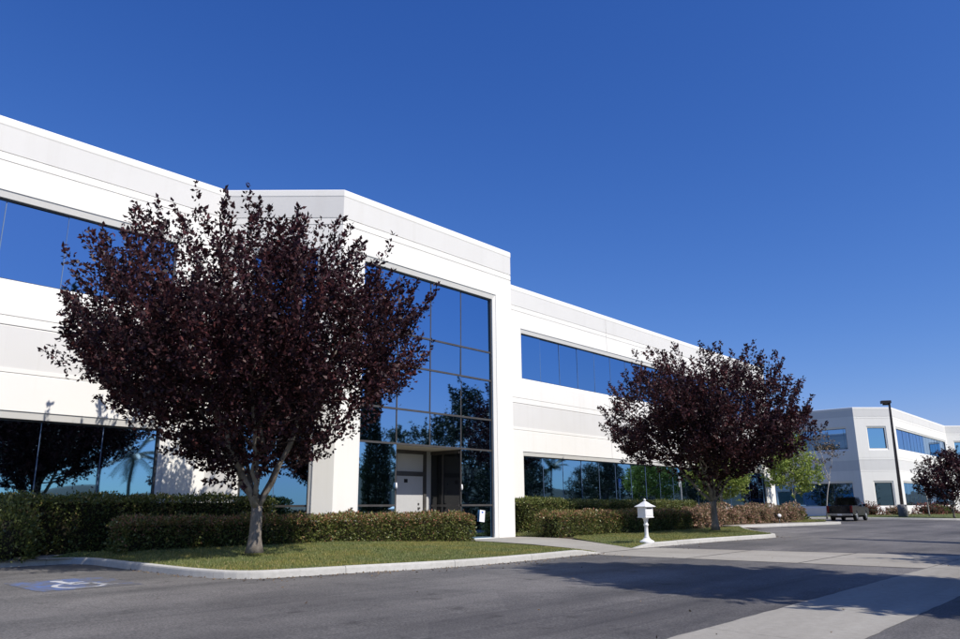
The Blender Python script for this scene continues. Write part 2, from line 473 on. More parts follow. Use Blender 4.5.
def kerb(name, pts, hfun, width=0.17, side=1, n=70):
    """kerb with a rounded nose; pts is the road edge, side=+1 puts the kerb to the left of the line"""
    P = resample(pts, n)
    prof = [(0.0, -0.05), (0.012, 0.72), (0.022, 0.9), (0.05, 1.0), (width, 1.0), (width, -0.05)]
    rows = []
    for i, p in enumerate(P):
        t = (P[min(i + 1, n - 1)] - P[max(i - 1, 0)]).normalized()
        nrm = Vector((-t.y, t.x)) * side
        h = hfun(i / (n - 1))
        rows.append([(p.x + nrm.x * a, p.y + nrm.y * a, gz(p.y) + b * h) for a, b in prof])
    root = empty(name, (0, 0, 0)); tag(root, kind='structure')
    seg = max(2, round(3.0 * (n - 1) / sum((P[i + 1] - P[i]).length for i in range(n - 1))))
    rnd = random.Random(n + int(P[0].x * 10))
    for st in range(0, n - 1, seg):
        en = min(st + seg, n - 1)
        if en - st < 1: continue
        rr = [list(r) for r in rows[st:en + 1]]
        for e0, e1 in ((0, 1), (-1, -2)):          # narrow open joints between lengths
            L = (Vector(rr[e1][0]) - Vector(rr[e0][0])).length
            rr[e0] = [tuple(Vector(p).lerp(Vector(q), min(.3, .005 / max(L, .01)))) for p, q in zip(rr[e0], rr[e1])]
        dz = rnd.uniform(-.004, .004)
        rr = [[(x, y, z + dz) for x, y, z in r] for r in rr]
        mb = MB()
        for a, b in zip(rr[:-1], rr[1:]):
            for k in range(len(prof) - 1):
                if side > 0: mb.quad(a[k], b[k], b[k + 1], a[k + 1])
                else: mb.quad(b[k], a[k], a[k + 1], b[k + 1])
        mb.poly(rr[0]); mb.poly(rr[-1][::-1])
        mb.build('kerb_stone', M['kerb'], root)
    return root

K1 = smooth_line([(6.9, 19.62), (7.35, 19.6), (7.66, 19.3), (7.72, 18.6), (7.85, 16.6), (8.0, 14.9), (8.45, 13.75), (9.6, 13.5), (10.9, 13.3), (12.6, 12.92), (14.2, 12.72), (16.2, 12.74), (18.3, 12.86), (20.0, 12.96)])
kerb('kerb', K1, lambda t: 0.15 * min(1, (1 - t) / 0.07 + 0.05) * 1.0)
K2 = smooth_line([(22.6, 13.35), (24.5, 13.36), (28, 13.4), (31.5, 13.2), (33.9, 12.98), (34.7, 13.3), (36.2, 14.6), (39.2, 16.5), (42.2, 18.0)])
kerb('kerb', K2, lambda t: 0.15 * min(1, t / 0.06 + 0.05))
K3 = smooth_line([(42.2, 18.2), (45, 18.35), (50.4, 17.75), (56.8, 17.1), (57.8, 17.5), (58.4, 19.0), (58.6, 22.3)])
kerb('kerb', K3, lambda t: 0.15)
kerb('kerb', [(-20, 19.62), (6.9, 19.62)], lambda t: 0.13, n=12)
K5 = [(9.0, 0.0), (40, 0.0), (110, 0.0)]
kerb('kerb', K5, lambda t: 0.15, side=-1, n=40)
K6 = smooth_line([(72, 26), (74.5, 21), (76.2, 15.2), (79, 12.2), (86, 11.2), (140, 10.6)])
kerb('kerb', K6, lambda t: 0.15)

def loft_z(front, back, zf, zb, n=60, m=10, mound=0.0):
    F, B = resample(front, n), resample(back, n)
    G = np.zeros((n, m, 3))
    for i in range(n):
        t = i / (n - 1)
        for j in range(m):
            s = j / (m - 1)
            p = F[i].lerp(B[i], s)
            z = zf(F[i], t) * (1 - s) + zb(B[i], t) * s + mound * math.sin(math.pi * min(s * 1.0, 1)) * min(1, 6 * t, 6 * (1 - t))
            G[i, j] = (p.x, p.y, z)
    return G

def grid_object(name, G, mat, parent=None, kind='structure'):
    n, m, _ = G.shape
    idx = np.arange(n * m).reshape(n, m)
    q = np.stack([idx[:-1, :-1], idx[1:, :-1], idx[1:, 1:], idx[:-1, 1:]], -1).reshape(-1, 4)
    v = G.reshape(-1, 3)
    a, b, c = v[q[0, 0]], v[q[0, 1]], v[q[0, 2]]
    if np.cross(b - a, c - a)[2] < 0: q = q[:, ::-1]
    o = np_mesh(name, v, q, mat, parent, True)
    if kind: o['kind'] = kind
    return o

def grass_on(G, count, h, rng, label):
    """upright blades scattered over a lawn surface"""
    n, m, _ = G.shape
    # area weights
    A = np.zeros((n - 1, m - 1))
    d1 = G[1:, :-1] - G[:-1, :-1]; d2 = G[:-1, 1:] - G[:-1, :-1]
    A = np.linalg.norm(np.cross(d1, d2), axis=-1) + 1e-9
    k = rng.choice(A.size, count, p=(A / A.sum()).ravel())
    i, j = k // (m - 1), k % (m - 1)
    a, b = rng.random(count)[:, None], rng.random(count)[:, None]
    P = (G[i, j] * (1 - a) + G[i + 1, j] * a) * (1 - b) + (G[i, j + 1] * (1 - a) + G[i + 1, j + 1] * a) * b
    hh = h * rng.uniform(0.5, 1.25, (count, 1))
    az = rng.uniform(0, 2 * np.pi, count)
    w = np.stack([np.cos(az), np.sin(az), np.zeros(count)], -1) * rng.uniform(0.004, 0.008, (count, 1))
    lean = np.stack([rng.normal(0, 0.4, count), rng.normal(0, 0.4, count), np.ones(count)], -1) * hh
    V = np.stack([P - w - [0, 0, .005], P + w - [0, 0, .005], P + lean], 1).reshape(-1, 3)
    T = np.arange(count * 3).reshape(-1, 3)
    o = np_mesh('grass', V, T, M['grass'])
    return tag(o, label, 'grass', kind='stuff')

def inset(pts, d):
    P = resample(pts, 60); out = []
    for i, p in enumerate(P):
        t = (P[min(i + 1, 59)] - P[max(i - 1, 0)]).normalized()
        out.append((p.x - t.y * d, p.y + t.x * d))
    return out

rng = np.random.default_rng(7)
kt = lambda p, t: gz(p.y) + 0.135
G1 = loft_z(inset(K1, 0.165), [(7.6, 19.8), (8.3, 19.3), (9, 18.6), (12, 18.5), (16, 18.5), (20.9, 18.4)],
            lambda p, t: gz(p.y) + 0.135 * min(1, (1 - t) / 0.07 + 0.1), lambda p, t: 0.68 - 0.24 * max(0, min(1, (p.x - 14.5) / 6.4)), mound=0.035)
grid_object('lawn', G1, M['turf'])
grass_on(G1, 95000, 0.05, rng, 'mown green grass around the big plum tree trunk')
G2 = loft_z(inset(K2, 0.165), [(24.6, 17.2), (26, 18.0), (30, 18.1), (36, 18.15), (39, 18.3), (42.2, 18.35)], lambda p, t: gz(p.y) + 0.135 * min(1, t / 0.06 + .1), lambda p, t: 0.5 + 0.0 * t, mound=0.02)
grid_object('lawn', G2, M['turf'])
grass_on(G2, 50000, 0.055, rng, 'mown green grass behind the white mailbox')
G3 = loft_z([(24.9, 19.3), (26.5, 18.35), (29, 18.3)], [(24.9, 20.6), (26.5, 20.4), (29, 20.4)], lambda p, t: 0.49, lambda p, t: 0.52, n=16, m=6)
grid_object('planting_strip', G3, M['turf'])
grass_on(G3, 9000, 0.13, rng, 'tufty bright green ground cover beside the entrance pier')
G4 = loft_z([(53.2, 18.35), (56.4, 18.0), (57.9, 18.6), (58.35, 20.2)], [(53.2, 22.6), (56, 22.6), (57.5, 22.6), (58.3, 22.6)], lambda p, t: 0.56, lambda p, t: 0.56, n=20, m=8)
grid_object('lawn', G4, M['turf'])
grass_on(G4, 16000, 0.12, rng, 'rough grass at the end of the pink tipped shrubs')
G5 = loft_z(inset(K6, 0.165), [(92.8, 27), (92.8, 25.4), (95.6, 22.3), (125, 21.9), (140, 18)], lambda p, t: gz(p.y) + .135, lambda p, t: 0.6, n=50, m=14)
grid_object('lawn', G5, M['turf'])
grass_on(G5, 26000, 0.09, rng, 'mown grass around the lamp post before the far building')
G6 = loft_z([(9.2, -0.18), (60, -0.18), (110, -0.18)], [(9.2, -30), (60, -30), (110, -30)], lambda p, t: 0.13, lambda p, t: 0.2, n=30, m=12)
grid_object('verge', G6, M['turf'])

# walkway to the entrance, planting beds, sidewalks
def quadgrid(name, mat, A, B, Cc, D, za, zb, parent=None, kind='structure'):
    mb = MB(); mb.quad((*A, za), (*B, za), (*Cc, zb), (*D, zb))
    o = mb.build(name, mat, parent)
    if kind: o['kind'] = kind
    return o
def walkway():
    root = empty('walkway'); tag(root, kind='structure')
    L = [(19.7, 12.95), (20.4, 14.6), (20.95, 16.4), (20.98, 18.2), (15.4, 19.02), ]
    rows = [((19.7, 12.98), (23.1, 13.2)), ((20.75, 14.7), (23.9, 14.7)), ((20.95, 16.4), (24.55, 16.4)), ((20.98, 18.1), (24.85, 18.1)), ((20.98, 19.93), (24.9, 19.93))]
    zs = [gz(12.98) + 0.012, 0.36, 0.425, 0.47, 0.49]
    for i in range(len(rows) - 1):
        g = 0.008
        a, b = rows[i], rows[i + 1]
        mb = MB(); mb.quad((a[0][0], a[0][1] + g, zs[i]), (a[1][0], a[1][1] + g, zs[i]), (b[1][0], b[1][1] - g, zs[i + 1]), (b[0][0], b[0][1] - g, zs[i + 1]))
        mb.build('slab', M['concrete'], root)
    mb = MB(); mb.quad((15.3, 19.35, .49), (20.97, 19.35, .49), (20.97, 19.93, .49), (15.3, 19.93, .49)); mb.build('slab', M['concrete'], root)
walkway()
quadgrid('planting_bed', M['soil'], (-20, 20.35), (14.2, 20.35), (12.5, 23.0), (-20, 23.0), 0.6, 0.6)
quadgrid('planting_bed', M['soil'], (7.9, 18.3), (20.97, 18.3), (20.97, 20.35), (7.9, 20.35), 0.44, 0.44)
quadgrid('planting_bed', M['soil'], (24.91, 17.0), (43, 17.0), (43, 23.0), (24.91, 23.0), 0.46, 0.46)
quadgrid('planting_bed', M['soil'], (43, 18.9), (53.3, 18.6), (62, 23.0), (43, 23.0), 0.55, 0.55)
mb = MB(); mb.quad((-20, 19.77, .55), (8.0, 19.5, .555), (8.3, 20.4, .605), (-20, 20.4, .605)); tag(mb.build('sidewalk', M['concrete']), kind='structure')
mb = MB()
s3 = resample(inset(K3[:38], 0.165), 20)
for a, b in zip(s3[:-1], s3[1:]):
    mb.quad((a.x, a.y, gz(a.y) + .146), (b.x, b.y, gz(b.y) + .146), (b.x, b.y + 0.95, gz(b.y) + .17), (a.x, a.y + 0.95, gz(a.y) + .17))
tag(mb.build('sidewalk', M['concrete']), kind='structure')

# ------------------------------------------------------------------ hills far off (seen mirrored in the windows)
def hills():
    mb = MB(); rnd = random.Random(3)
    def ridge(R, h0, seed, a0, a1, n=160):
        top = []
        for k in range(n + 1):
            a = a0 + (a1 - a0) * k / n
            h = h0 * (0.55 + 0.25 * math.sin(a * 7 + seed) + 0.14 * math.sin(a * 17 + seed * 2) + 0.06 * math.sin(a * 41 + seed))
            top.append((a, max(h, h0 * .15)))
        for (a, h), (b, g) in zip(top[:-1], top[1:]):
            prev = None
            for s, e in ((0, 0), (0.35, 0.45), (0.7, 0.85), (1.0, 1.0), (1.6, 0.4), (2.2, 0)):
                q = ((R + s * 500) * math.cos(a), (R + s * 500) * math.sin(a), h * e - 3), ((R + s * 500) * math.cos(b), (R + s * 500) * math.sin(b), g * e - 3)
                if prev: mb.quad(prev[0], prev[1], q[1], q[0], True)
                prev = q
    ridge(1500, 120, 1.0, math.radians(-120), math.radians(35))
    return tag(mb.build('hills', M['hill']), kind='structure')
hills()

# ------------------------------------------------------------------ buildings
ZT = 12.63
def z_profile(zb):
    return [(zb, 5.29, 0.0, 'w'), (5.29, 5.335, -0.016, 'w'), (5.335, 5.45, 0.0, 'w'), (5.45, 6.60, -0.012, 'g'), (6.60, 6.645, -0.022, 'w'),
            (6.645, 6.86, 0.0, 'w'), (6.86, 6.905, -0.016, 'w'), (6.905, 11.29, 0.0, 'w'), (11.29, 11.335, -0.018, 'w'), (11.335, 11.54, 0.0, 'w'),
            (11.54, 11.585, -0.018, 'w'), (11.585, 12.36, 0.0, 'g')]
UH, US, LH, LS = 10.46, 7.72, 4.3, 1.36       # outer rims of upper and lower windows

def facade(root, A, B, zb, windows, joints=(), name='wall_panel', band=True):
    """one straight stretch of wall from A to B (outside on the right-hand side when walking A->B).
    windows: (s0, s1, z0, z1, [mullion s...], [rail z...], options)"""
    A, B = Vector(A), Vector(B)
    L = (B - A).length; d = (B - A) / L; nrm = Vector((d.y, -d.x))
    def P(s, z, o): return (A.x + d.x * s + nrm.x * o, A.y + d.y * s + nrm.y * o, z)
    prof = z_profile(zb)
    if not band: prof = [(zb, 11.29, 0.0, 'w')] + prof[8:]
    zs = set()
    for z0, z1, o, k in prof: zs |= {z0, z1}
    ss = {0.0, L}
    for w in windows: zs |= {w[2], w[3]}; ss |= {w[0], w[1]}
    JW = 0.016
    jl = [j for j in joints if JW < j < L - JW]
    for j in jl: ss |= {j - JW / 2, j + JW / 2}
    zs, ss = sorted(zs), sorted(ss)
    def cell(s, z):
        for w in windows:
            if w[0] < s < w[1] and w[2] < z < w[3]: return None
        for z0, z1, o, k in prof:
            if z0 < z < z1:
                for j in jl:
                    if abs(s - j) < JW / 2: return (-0.02 if o > -0.02 else o, 'w')
                return (o, k)
    panels = [0.0] + jl + [L]
    for pa, pb in zip(panels[:-1], panels[1:]):
        mbs = {'w': MB(), 'g': MB(), 'w2': MB(), 'g2': MB()}
        for i in range(len(ss) - 1):
            sm = (ss[i] + ss[i + 1]) / 2
            if not (pa < sm < pb): continue
            for j in range(len(zs) - 1):
                zm = (zs[j] + zs[j + 1]) / 2
                c = cell(sm, zm)
                if c is None: continue
                o, k = c; mb = mbs[k if zm < (5.46 if band and k == 'w' else 8.0 if band else 99 if k == 'w' else 8.0) else k + '2']
                s0, s1, z0, z1 = ss[i], ss[i + 1], zs[j], zs[j + 1]
                mb.quad(P(s0, z0, o), P(s1, z0, o), P(s1, z1, o), P(s0, z1, o))
                if j + 1 < len(zs) - 1:
                    c2 = cell(sm, (zs[j + 1] + zs[j + 2]) / 2)
                    if c2 and c2[0] != o: mb.quad(P(s0, z1, o), P(s1, z1, o), P(s1, z1, c2[0]), P(s0, z1, c2[0]))
                if i + 1 < len(ss) - 1:
                    c2 = cell((ss[i + 1] + ss[i + 2]) / 2, zm)
                    if c2 and c2[0] != o: mb.quad(P(s1, z0, o), P(s1, z0, c2[0]), P(s1, z1, c2[0]), P(s1, z1, o))
        # bevelled window recesses belong to the panel they start in
        for w in windows:
            if not (pa <= w[0] < pb): continue
            s0, s1, z0, z1 = w[:4]; op = w[6] if len(w) > 6 else {}
            b = op.get('bev', 0.2); bs = op.get('bs', 0.14); bz = op.get('bz', b); dep = 0.085; dep2 = op.get('dep', 0.2)
            O = [(s0, z0), (s1, z0), (s1, z1), (s0, z1)]
            I = [(s0 + bs, z0 + bz), (s1 - bs, z0 + bz), (s1 - bs, z1 - b), (s0 + bs, z1 - b)]
            mb = MB()
            for k in range(4):
                k2 = (k + 1) % 4
                st = 0.02
                mb.quad(P(*O[k], 0), P(*O[k2], 0), P(*O[k2], -st), P(*O[k], -st))
                mb.quad(P(*O[k], -st), P(*O[k2], -st), P(*I[k2], -dep), P(*I[k], -dep))
                mb.quad(P(*I[k], -dep), P(*I[k2], -dep), P(*I[k2], -dep2 - .05), P(*I[k], -dep2 - .05))
            mb.build('window_surround', M['white'], root)
        for k, nm, mt in (('w', name, 'white'), ('w2', name, 'white'), ('g', 'grey_band', 'grey'), ('g2', 'grey_band', 'grey')):
            if mbs[k].f: mbs[k].build(nm, M[mt], root)
    # windows
    for w in windows:
        s0, s1, z0, z1, mull, rails = w[:6]; op = w[6] if len(w) > 6 else {}
        b = op.get('bev', 0.2); bs = op.get('bs', 0.14); bz = op.get('bz', b); dep2 = op.get('dep', 0.2)
        a0, a1, c0, c1 = s0 + bs, s1 - bs, z0 + bz, z1 - b
        fw, mw = 0.05, op.get('mw', 0.024)
        fr = MB()
        def bar(sa, sb, za, zb_, o0, o1):
            q = [P(sa, za, o1), P(sb, za, o1), P(sb, zb_, o1), P(sa, zb_, o1), P(sa, za, o0), P(sb, za, o0), P(sb, zb_, o0), P(sa, zb_, o0)]
            for f4 in ((0, 1, 2, 3), (5, 4, 7, 6), (1, 5, 6, 2), (4, 0, 3, 7), (3, 2, 6, 7), (4, 5, 1, 0)):
                fr.quad(*[q[i] for i in f4])
        o0, o1 = -dep2 - 0.04, -dep2 + 0.05
        bar(a0, a1, c1 - fw, c1, o0, o1); bar(a0, a0 + fw, c0, c1 - fw, o0, o1); bar(a1 - fw, a1, c0, c1 - fw, o0, o1)
        if not op.get('open_bottom'): bar(a0 + fw, a1 - fw, c0, c0 + fw * 0.7, o0, o1)
        win = None
        skip = op.get('skip')
        vs = [a0 + fw] + list(mull) + [a1 - fw]
        hz = [c0 + (0 if op.get('open_bottom') else fw * 0.7)] + list(rails) + [c1 - fw]
        for r in rails:
            for va, vb in zip(vs[:-1], vs[1:]):
                if skip and r < 3.8 and skip(va, vb, r - .1, r): continue
                bar(va, vb, r - 0.034, r + 0.034, o0, -dep2 + 0.035)
        win = fr.build('window', M['metal'], root)
        for mv in mull:
            fr = MB()
            for za, zb_ in zip(hz[:-1], hz[1:]):
                if skip and zb_ < 3.95 and skip(mv - .5, mv + .5, za, zb_): continue
                bar(mv - mw / 2, mv + mw / 2, za + (0.034 if za in rails else 0), zb_ - (0.034 if zb_ in rails else 0), o0, -dep2 + 0.012)
            if fr.f: fr.build('mullion', M['joint'] if mw < 0.04 else M['metal'], win)
        rnd = random.Random(int(abs(A.x) * 31 + s0 * 7 + z0 * 13))
        for va, vb in zip(vs[:-1], vs[1:]):
            for za, zb_ in zip(hz[:-1], hz[1:]):
                if skip and skip(va, vb, za, zb_): continue
                e = [rnd.uniform(-.009, .009) for _ in range(4)]
                mbp = MB()
                g = -dep2
                f4 = [P(va, za, g + e[0]), P(vb, za, g + e[1]), P(vb, zb_, g + e[0] + (e[3] - e[1]) * 0 + (e[1] - e[0]) + (e[2])), P(va, zb_, g + e[0] + e[2])]
                bk = [P(va, za, g - .03), P(vb, za, g - .03), P(vb, zb_, g - .03), P(va, zb_, g - .03)]
                mbp.quad(*f4)
                for k in range(4):
                    k2 = (k + 1) % 4
                    mbp.quad(f4[k2], f4[k], bk[k], bk[k2])
                mbp.quad(*bk[::-1])
                mbp.build('pane', M['glass'], win)
    return P

def coping(root, pts, closed=False):
    """sloped parapet cap following the wall line"""
    pts = [Vector(p) for p in pts]
    prof = [(0.0, 12.36), (0.014, 12.40), (0.014, 12.60), (-0.012, ZT), (-0.34, ZT - 0.01), (-0.34, 12.0)]
    n = len(pts)
    mit = []
    for i in range(n):
        d0 = (pts[i] - pts[i - 1]).normalized() if (i > 0 or closed) else (pts[1] - pts[0]).normalized()
        d1 = (pts[(i + 1) % n] - pts[i]).normalized() if (i < n - 1 or closed) else d0
        n0, n1 = Vector((d0.y, -d0.x)), Vector((d1.y, -d1.x))
        m = (n0 + n1).normalized(); m = m / max(m.dot(n0), 0.3)
        mit.append(m)
    rng_ = range(n if closed else n - 1)
    for i in rng_:
        j = (i + 1) % n
        mb = MB()
        a = [(pts[i].x + mit[i].x * o, pts[i].y + mit[i].y * o, z) for o, z in prof]
        b = [(pts[j].x + mit[j].x * o, pts[j].y + mit[j].y * o, z) for o, z in prof]
        for k in range(len(prof) - 1): mb.quad(a[k], b[k], b[k + 1], a[k + 1])
        mb.build('coping', M['white'], root)

ZB = 0.35
WY, TY = 23.02, 19.94
main_b = empty('office_building', (0, 0, 0))
tag(main_b, 'long white two storey office building with blue mirrored windows and projecting glazed entrance', 'building')
# left wing (windows end left of the entrance block)
Lx = -16.0
mull_l = [11.1 - 0.14 - 1.68 * k for k in range(1, 15)]
wl = [(s - Lx) for s in (-12.6, 11.1)]
facade(main_b, (Lx, WY), (12.48, WY), ZB,
       [(wl[0], wl[1], US, UH, sorted(m - Lx for m in mull_l), []), (wl[0], wl[1], LS, LH, sorted(m - Lx for m in mull_l), [])], joints=[8.6, 19.4 - 0.35])
# entrance block
CHL = (Vector((15.28, TY)) - Vector((12.48, WY))).length
def entry_skip(va, vb, za, zb_): return False
facade(main_b, (12.48, WY), (15.28, TY), ZB, [(0.93, 3.48, LS - 0.6, UH, [2.2], [1.74, 3.88, 5.12, 6.74, 7.93])], band=False)
T0 = 15.28
CW = [18.13 - T0, 19.8 - T0, 21.5 - T0]
facade(main_b, (T0, TY), (24.5, TY), ZB,
       [(16.38 - T0 - .14, 23.34 - T0 + .14, ZB + 0.01, UH, CW, [1.74, 3.88, 5.12, 6.74, 7.93],
         dict(bz=0.14, open_bottom=True, mw=0.05, skip=lambda va, vb, za, zb_: zb_ < 3.95 and va > CW[0] - .1 and vb < CW[2] + .1))], band=False)
facade(main_b, (24.5, TY), (27.3, WY), ZB, [(0.93, 3.48, LS - 0.6, UH, [2.2], [1.74, 3.88, 5.12, 6.74, 7.93])], band=False)
# right wing
RE = 60.9
m_r = [29.0 + .14 + 1.7 * k for k in range(1, 18)]
facade(main_b, (27.3, WY), (RE, WY), ZB,
       [(29.0 - 27.3, 59.4 - 27.3, US, UH, [m - 27.3 for m in m_r if m < 58.6], []), (29.0 - 27.3, 59.4 - 27.3, LS, LH, [m - 27.3 for m in m_r if m < 58.6], [])], joints=[0.85, 8.5 * 1 + 1.0 + .29, 17.0 + 1.29, 25.5 + 1.29])
facade(main_b, (RE, WY), (RE, 50), ZB, [(2, 24, US, UH, [2.14 + 1.7 * k for k in range(1, 12)], []), (2, 24, LS, LH, [2.14 + 1.7 * k for k in range(1, 12)], [])], joints=[9, 18])
facade(main_b, (RE, 50), (Lx, 50), ZB, [], joints=[10, 20, 30, 40, 50, 60])
facade(main_b, (Lx, 50), (Lx, WY), ZB, [], joints=[9, 18])
coping(main_b, [(Lx, WY), (12.48, WY), (15.28, TY), (24.5, TY), (27.3, WY), (RE, WY), (RE, 50), (Lx, 50)], True)
mb = MB(); mb.poly([(x, y, 12.1) for x, y in [(Lx + .3, WY + .3), (12.6, WY + .3), (15.4, TY + .3), (24.4, TY + .3), (27.1, WY + .3), (RE - .3, WY + .3), (RE - .3, 49.7), (Lx + .3, 49.7)]])
mb.build('roof', M['roof'], main_b)
# entrance recess: floor, soffit, back wall, door, glazed return
x0, x1, yf, yb = 18.155, 21.475, TY + 0.245, TY + 1.75
MB().box(x0 - .3, x1 + .3, TY + .215, yb + .2, 3.84, 4.0).build('soffit', M['soffit'], main_b)
MB().box(x0 - .6, x1 + .6, TY, yb + .3, 0.40, 0.50).build('entrance_floor', M['concrete'], main_b)
MB().box(x0 - .3, x1 + .3, yb + 0.06, yb + .2, 0.5, 3.838).build('entrance_wall', M['door'], main_b)
MB().box(x0 - .08, x0, yf - .02, yb + .06, 0.5, 3.838).build('entrance_return', M['soffit'], main_b)
dx0, dx1 = 19.55, 20.98
mb = MB(); mb.box(dx0 - .12, dx0, yb - .04, yb + .059, .5, 3.838); mb.box(dx1, dx1 + .15, yb - .04, yb + .059, .5, 3.838)
mb.box(dx0, dx1, yb - .04, yb + .059, 2.86, 3.02); mb.box(dx0, dx1, yb - .04, yb + .059, 3.7, 3.838)
mb.build('door_frame', M['metal'], main_b)
dr = MB().box(dx0 + .01, dx1 - .01, yb, yb + .05, .52, 2.855).build('door', M['door'], main_b)
MB().box(dx1 - .28, dx1 - .18, yb - .05, yb - .001, 1.62, 1.68).build('door_handle', M['metal'], dr)
MB().box(dx1 - .28, dx1 - .2, yb - .012, yb - .001, 1.76, 1.84).build('lock_plate', M['metal'], dr)
MB().box(dx0 + .42, dx0 + .6, yb - .008, yb - .001, 2.6, 2.74).build('door_sign', M['black'], dr)
MB().box(dx0 + .01, dx1 - .01, yb, yb + .05, 3.025, 3.695).build('transom_panel', M['door'], main_b)
gr = MB()
gr.box(x1 - .04, x1 + .02, yf, yb + .05, 3.7, 3.838); gr.box(x1 - .04, x1 + .02, yf, yb + .05, 1.70, 1.78); gr.box(x1 - .04, x1 + .02, yf, yb + .05, .5, .58)
gr.box(x1 - .04, x1 + .02, yf + .85, yf + .91, .58, 1.70); gr.box(x1 - .04, x1 + .02, yf + .85, yf + .91, 1.78, 3.70)
gw = gr.build('side_window', M['metal'], main_b)
for a, b, c0, c1 in ((yf, yf + .85, .58, 1.70), (yf, yf + .85, 1.78, 3.70), (yf + .91, yb + .05, .58, 1.70), (yf + .91, yb + .05, 1.78, 3.70)):
    MB().box(x1 - .005, x1 + .01, a, b, c0, c1).build('pane', M['dark_glass'], gw)
MB().box(x0 + .0, x1, TY + .17, TY + .24, .5, .505).build('threshold', M['alu'], main_b)
for xx in (18.13, 21.5):
    MB().lathe([(0.0, 0), (0.03, .01), (0.045, .08), (0.03, .2), (0.01, .22)], (xx, TY + .15, 2.3), 10).build('pale_fixture', M['plastic_white'], main_b)  # small pale fixture on each mullion beside the entrance recess
# posted notice on the glass, hose tap on the pier
nb = MB(); nb.box(-.15, .15, -.004, .004, -.22, .22)
no = nb.build('notice', M['paper']); no.location = (22.66, TY + .155, 1.33); no.rotation_euler = (0, math.radians(6), 0)
tag(no, 'white paper notice taped to the glass by the entrance pier', 'notice')
MB().box(-.05, .05, -.006, -.0045, .11, .17).build('printed_mark', M['blue_paint'], no)
hb = MB(); hb.tube([(0, 0, 0), (0, -.1, 0)], [.02, .02], 8); hb.tube([(0, -.1, .03), (0, -.11, -.03), (0, -.15, -.12)], [.018, .02, .016], 8); hb.box(-.045, .045, -.12, -.09, .03, .05); hb.lathe([(.05, 0), (.05, .01)], (0, -0.1, .05), 10)
ho = hb.build('hose_tap', M['black']); ho.location = (15.98, TY, 1.62)
tag(ho, 'small dark hose tap on the white wall left of the entrance glass', 'tap')

far_b = empty('office_building', (0, 0, 0))
tag(far_b, 'distant white office building with chamfered corner behind the lamp post', 'building')
FX, FY = 93.2, 25.4
C0, C1 = (FX, FY), (96.5, 22.15)
ZF = 0.4
lw = 30.0
facade(far_b, (FX, FY + lw), C0, ZF, [(3, lw - 0.9, US, UH, [3.14 + 1.7 * k for k in range(1, 16)], []), (3, lw - 0.9, LS, LH, [3.14 + 1.7 * k for k in range(1, 16)], [])], joints=[10, 20])
facade(far_b, C0, C1, ZF, [(1.35, 3.7, US, UH, [], []), (1.35, 3.7, LS, LH, [], [])])
facade(far_b, C1, (125.2, 22.15), ZF, [(0.9, 28.0, US, UH, [1.04 + 1.7 * k for k in range(1, 16)], []), (0.9, 28.0, LS, LH, [1.04 + 1.7 * k for k in range(1, 16)], [])], joints=[9.6, 19.1])
facade(far_b, (125.2, 22.15), (128.2, 18.9), ZF, [(0.93, 3.5, LS, UH, [2.2], [3.88, 5.12, 6.74, 7.93])], band=False)
facade(far_b, (128.2, 18.9), (137.4, 18.9), ZF, [(1, 8, LS, UH, [3, 4.5, 6], [3.88, 5.12, 6.74, 7.93])], band=False)
facade(far_b, (137.4, 18.9), (137.4, FY + lw), ZF, [])
facade(far_b, (137.4, FY + lw), (FX, FY + lw), ZF, [])
coping(far_b, [(FX, FY + lw), C0, C1, (125.2, 22.15), (128.2, 18.9), (137.4, 18.9), (137.4, FY + lw)], True)
mb = MB(); mb.poly([(x, y, 12.1) for x, y in [(FX + .3, FY + lw - .3), (FX + .3, FY + .1), (96.7, 22.5), (125.2, 22.5), (128.3, 19.2), (137.1, 19.2), (137.1, FY + lw - .3)]])
mb.build('roof', M['roof'], far_b)

# ------------------------------------------------------------------ foliage
def leaves(P, D, size, rng, width=0.55, fold=0.25, scatter=0.9):
    """one folded four-point leaf per row of P, pointing roughly along D"""
    n = len(P)
    d = D + rng.normal(0, scatter, (n, 3))
    d /= np.linalg.norm(d, axis=1, keepdims=True) + 1e-9
    r = rng.normal(0, 1, (n, 3))
    s = np.cross(d, r); s /= np.linalg.norm(s, axis=1, keepdims=True) + 1e-9
    nn = np.cross(s, d)
    L = size * rng.uniform(0.6, 1.3, (n, 1))
    w = L * width * 0.5
    b = P; tip = P + d * L - nn * L * 0.12
    m = P + d * L * 0.48
    l = m + s * w + nn * w * fold; q = m - s * w + nn * w * fold
    V = np.stack([b, l, tip, q], 1).reshape(-1, 3)
    return V

def leaf_object(name, V, mat, parent):
    return np_mesh(name, V, np.arange(len(V)).reshape(-1, 4), mat, parent)

def bez(a, b, c, n):
    t = np.linspace(0, 1, n)[:, None]
    return (1 - t) ** 2 * a + 2 * t * (1 - t) * b + t * t * c

